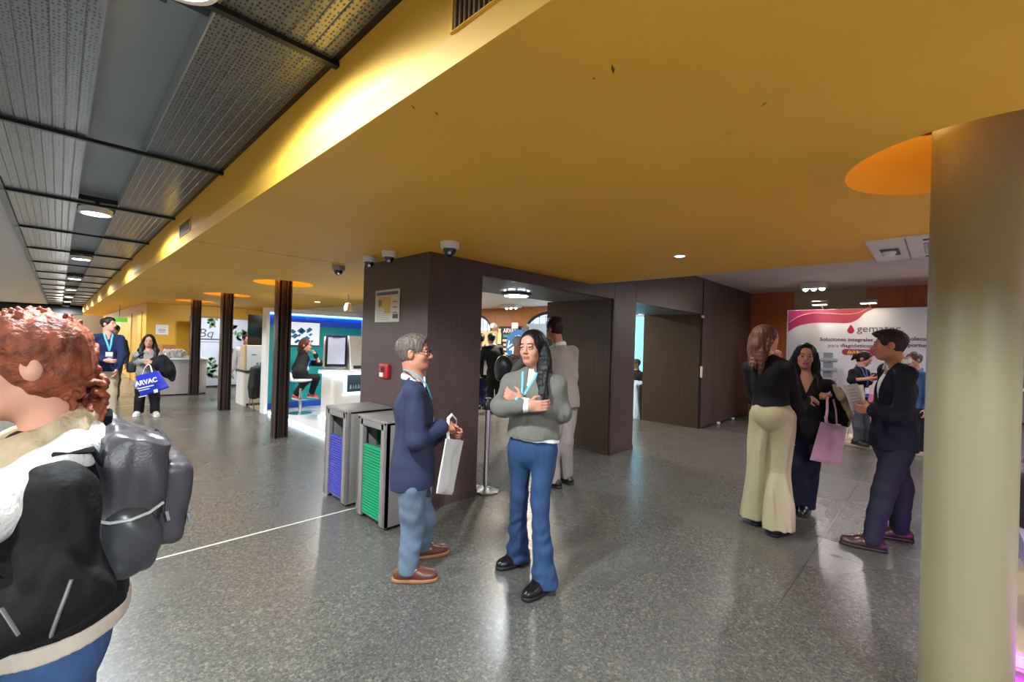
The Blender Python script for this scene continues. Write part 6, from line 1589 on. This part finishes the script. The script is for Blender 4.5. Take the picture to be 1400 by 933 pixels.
f.setup(P(676, 508), P(673, 473), 345); f.head(P(671.5, 463), 335, 0, s=1.0); hang(f, 'R'); hang(f, 'L', .12, .0, .12); stdlegs(f, P(682, 559), P(671, 561)); f.fd = {'R': f.dir(345), 'L': f.dir(330)}
f.body(SK['tan'], hand_fn=relax(f)); shorthair(f, HM['dark'], .010); legs(f, bs, (.10, .076, .066), M['dark'])
s = f.grid(lo=A(-99, -99, 1.0)); f.torso(s, .0, hips=False); f.collar(s, .011, .04); s.mesh('shirt', wsh, f.t); top(f, bs, 'suit_jacket', g=.016, hem=-.17)
c = P(668, 503, -.05); o = MB().bbox(c, (.02, .22, .32), .003, M=Matrix.Rotation(.6, 3, 'Z')).build('document_folder', M['white']); tag(o, 'white document folder held by the man in black suit in the hall', 'folder')
J['wL'][:] = J['wL']
f = Fig('grey-haired person in grey jacket seen from the side in the hall, behind the crossed-arms woman', (703, 597), 7.3, .010); P = f.P; J = f.J
f.setup(P(705, 536), P(707, 487), 60); f.head(P(710, 470), 75, -8, s=1.02); J['eR'] = P(697, 512, -.18); J['wR'] = P(690, 522, -.28); hang(f, 'L'); stdlegs(f, P(706, 596), P(712, 593, .15)); f.fd = {'R': f.dir(60), 'L': f.dir(50)}
def hf(s): f.hand(s, J['wR'], N(-f.er*.5-f.z), N(f.er), N(-f.ed), (50, 50, 30)); f.hand(s, J['wL'], -f.z, f.tr, f.tf, (25, 25, 18))
f.body(SK['tan'], hand_fn=hf); shorthair(f, hairmat('hair_white', (170, 164, 158), .2), .011); legs(f, cloth('dark_trousers_d', (44, 42, 46), .8), (.10, .076, .066), M['dark']); top(f, cloth('warm_grey_jacket', (112, 104, 96), .85), 'jacket', g=.02, hem=-.12)
t = thing('backpack', 'rounded black backpack on the grey-haired person in the hall', 'backpack', tuple(P(687, 503, -.1)))
s = SDF(P(688, 502, -.1)-.35, P(688, 502, -.1)+.35, .010); s.ell(P(688, 503, -.12), (.145, .15, .21), np.array([f.er, f.ed, f.z]), .03); s.box(P(689, 508, -.12), (.13, .13, .15), np.array([f.er, f.ed, f.z]), .07, .05); s.folds(.004, (20, 20, 14), 3); s.mesh('bag_body', mat('black_nylon_b', (18, 22, 24), .45), t)
MB().tube([P(694, 488, -.12), P(701, 485, -.17), P(709, 490, -.17), P(711, 503, -.15)], .018, 8, flat=.4).build('shoulder_strap', M['dark'], t)
# person behind the draped table
f = Fig('grey-haired man in black suit behind the draped table in the second doorway', (871, 563), 11.0, .012); P = f.P; J = f.J
f.setup(P(872, 530), P(871, 508), 230); f.head(P(869.5, 497.5), 250, 0, s=1.0)
f.J['pel'][2] = min(f.J['pel'][2], .95); hang(f, 'R'); hang(f, 'L'); stdlegs(f, P(867, 566), P(875, 566)); f.fd = {'R': f.dir(230), 'L': f.dir(230)}
f.body(SK['tan'], hand_fn=relax(f)); shorthair(f, HM['grey'], .010); legs(f, bs, (.10, .076, .066), M['dark']); top(f, bs, 'suit_jacket', hem=-.1)
# people on the exhibit platform
f = Fig('woman in black T-shirt looking at a phone before the exhibit wall', (1178, 604), 7.35, .008, sex='f'); P = f.P; J = f.J
f.setup(P(1174, 556), P(1175, 503), 120, sw=.16); f.head(P(1182, 491), 112, -28, s=1.0)
J['eR'] = P(1164, 520, -.12); J['wR'] = P(1188, 518, -.26); J['eL'] = P(1187, 522, .08); J['wL'] = P(1192, 519, -.12); stdlegs(f, P(1172, 600), P(1184, 599, .1)); 
for q in 'RL': J['a'+q][2] += .06
f.fd = {'R': f.dir(130), 'L': f.dir(110)}; f.fz = {'R': .06, 'L': .06}
def hf(s): f.hand(s, J['wR'], N(f.er*.9+f.z*.1), N(f.ed*.5+f.z*.6), N(f.z*.5-f.ed), (35, 40, 30)); f.hand(s, J['wL'], N(f.er*.5-f.ed*.6), N(f.z), N(f.er), (40, 40, 30))
f.body(SK['fair'], hand_fn=hf); f.face(HM['dark']); legs(f, cloth('grey_jeans', (84, 88, 100), .8), (.094, .07, .056), M['dark'])
s = f.grid(lo=A(-99, -99, .8)); f.torso(s, .014, wa=.012)
for q in 'RL': f.arm(s, q, .016, .02, rs=(.05, .05, .05))
s.plane(J['pel']-f.tu*.02, -f.tu); s.folds(.004, (14, 14, 14), 4); s.mesh('black_tshirt', cloth('black_tshirt', (22, 22, 26), .85), f.t)
f.ribbon(s, mat('lanyard_royal', (50, 90, 200), .6), .05, (.01, -.30), badge=M['white'], w=.011, bsize=(.05, .075))
s = SDF(f.hc-A(.3, .3, .3), f.hc+.22, .007); f.haircap(s, .012); f.faceopen(s, low=-.05, side=.062); s.chain([f.H(0, -.10, .02), f.H(0, -.135, -.02), f.H(0, -.15, -.10)], [.04, .036, .018], .02); ear_cut(f, s); s.folds(.004, (80, 80, 20), 4); s.mesh('hair', HM['dark'], f.t)
c = P(1195, 515, -.26); Mx = Matrix(np.array([f.er, N(f.ed*.7+f.z*.7), N(np.cross(f.er, N(f.ed*.7+f.z*.7)))]).T.tolist())
t = thing('phone', 'dark phone held by the woman in black T-shirt', 'phone', tuple(c)); MB().bbox(c, (.075, .15, .009), .003, M=Mx).build('case', M['dark'], t); MB().bbox(Vector(c)+Mx@Vector((0, 0, .005)), (.068, .14, .001), 0, M=Mx).build('display', mat('phone_glass', (40, 44, 54), .1), t)
f = Fig('man in blue shirt behind the navy-suited man, half hidden by the cream column', (1252, 600), 7.0, .009); P = f.P; J = f.J
f.setup(P(1254, 556), P(1253, 507), 230); f.head(P(1249, 492), 225, -4, s=1.02); hang(f, 'R'); hang(f, 'L'); stdlegs(f, P(1247, 600), P(1258, 600)); J['aR'][2] += .06; J['aL'][2] += .06; f.fz = {'R': .06, 'L': .06}; f.fd = {'R': f.dir(230), 'L': f.dir(230)}
f.body(SK['fair'], hand_fn=relax(f)); f.face(HM['grey']); shorthair(f, HM['grey'], .011); legs(f, cloth('dark_trousers_e', (40, 42, 52), .8), (.10, .076, .066), M['dark']); top(f, cloth('blue_shirt', (70, 96, 150), .8), 'shirt', hem=-.02, col=True)
# ------------------------------------------------------------------ light
def lamp(kind, loc, en, col=(1, 1, 1), size=.2, rot=None, spot=None, blend=.3):
    l = bpy.data.lights.new('light', kind); o = bpy.data.objects.new('light', l); COL.objects.link(o); o.location = loc
    l.energy = en; l.color = col
    if kind == 'AREA': l.shape = 'DISK'; l.size = size
    else: l.shadow_soft_size = size
    if kind == 'SPOT': l.spot_size = R(spot); l.spot_blend = blend
    if rot is not None: o.rotation_euler = rot
    return o
COOL = (.86, .94, 1); NEU = (1, .97, .92); WARM = (1, .83, .62)
for k in range(-2, 8): lamp('SPOT', (.214, 1.815+3.82*k, 2.645), 165, COOL, .08, spot=172, blend=.4)
for k in range(-1, 9): lamp('SPOT', (-2.6, .5+3.9*k, 2.6), 240, NEU, .2, spot=160, blend=.5)  # unseen left-bay spots, added so their floor bounce brightens the left ceiling
for x in (-2.4, .1): lamp('POINT', (x, 32.4, 2.1), 35, NEU, .2)  # unseen point fills added to brighten the end of the corridor
# cove lamps on top of the columns
for (x, y, r) in COLS:
    for a in ((1,) if y < 1 else range(4)):
        lamp('SPOT', (x+.30*math.cos(a*PI/2+.6), y+.30*math.sin(a*PI/2+.6), 2.5), 4 if y < 1 else 6, (1, .8, .5), .06, rot=(PI, 0, 0), spot=165, blend=.6)
# recessed downlights in the yellow ceiling
for (x, y, e) in ((3.84, 1.69, 45), (3.84, -2.0, 50), (1.4, -4.2, 85), (3.6, 12.0, 85), (3.6, 8.2, 85)):
    lamp('SPOT', (x, y, 2.385), e, NEU, .05, spot=165, blend=1)
for (x, y) in ((.9, -2.6), (2.4, -2.9), (-1.2, -1.6), (4.2, -2.6), (-1.0, -4)):  # unseen narrow spots added behind the camera; floor bounce brightens the yellow ceiling
    lamp('SPOT', (x, y, 2.38), 620, NEU, .06, spot=66, blend=.5)
# right-hand room
for (x, y) in ((10.55, 1.87), (10.55, -1.4), (7.2, 1.87), (7.2, -1.4)):
    lamp('SPOT', (x, y, 2.86), 85, (1, .9, .86), .1, spot=165, blend=1)
for (x, y) in ((10.25, 1.69), (10.25, .96), (10.25, -.3)):
    lamp('SPOT', (x, y, 2.48), 16, (1, .96, 1), .08, rot=(0, R(38), 0), spot=140, blend=1)
lamp('SPOT', (3.3, 13.6, 2.36), 70, (.9, .95, 1), .1, rot=(R(42), 0, 0), spot=130, blend=.8)  # unseen spot added at the back booth to brighten the Bq backdrop
lamp('SPOT', (3.2, 10.2, 2.36), 40, NEU, .1, spot=140, blend=.8)
# vestibule and hall
lamp('SPOT', (4.14, 3.98, 2.17), 22, COOL, .12, spot=150, blend=.4)
for (x, y) in ((7.5, 7), (11.5, 11.3), (8, 11), (11.3, 7.2), (10, 15)):
    lamp('AREA', (x, y, 2.9), 95, (1, .86, .68), .4)
w = bpy.data.worlds.new('world'); S.world = w; w.use_nodes = True
bg = w.node_tree.nodes['Background']; bg.inputs[0].default_value = (.75, .82, 1, 1); bg.inputs[1].default_value = .2
S.view_settings.view_transform = 'Standard'; S.view_settings.look = 'None'; S.view_settings.gamma = 1; S.view_settings.use_curve_mapping = False
S.view_settings.exposure = 1.5
S.cycles.use_denoising = True; S.cycles.max_bounces = 8; S.cycles.diffuse_bounces = 4; S.cycles.sample_clamp_indirect = 6
S.cycles.caustics_reflective = False; S.cycles.caustics_refractive = False
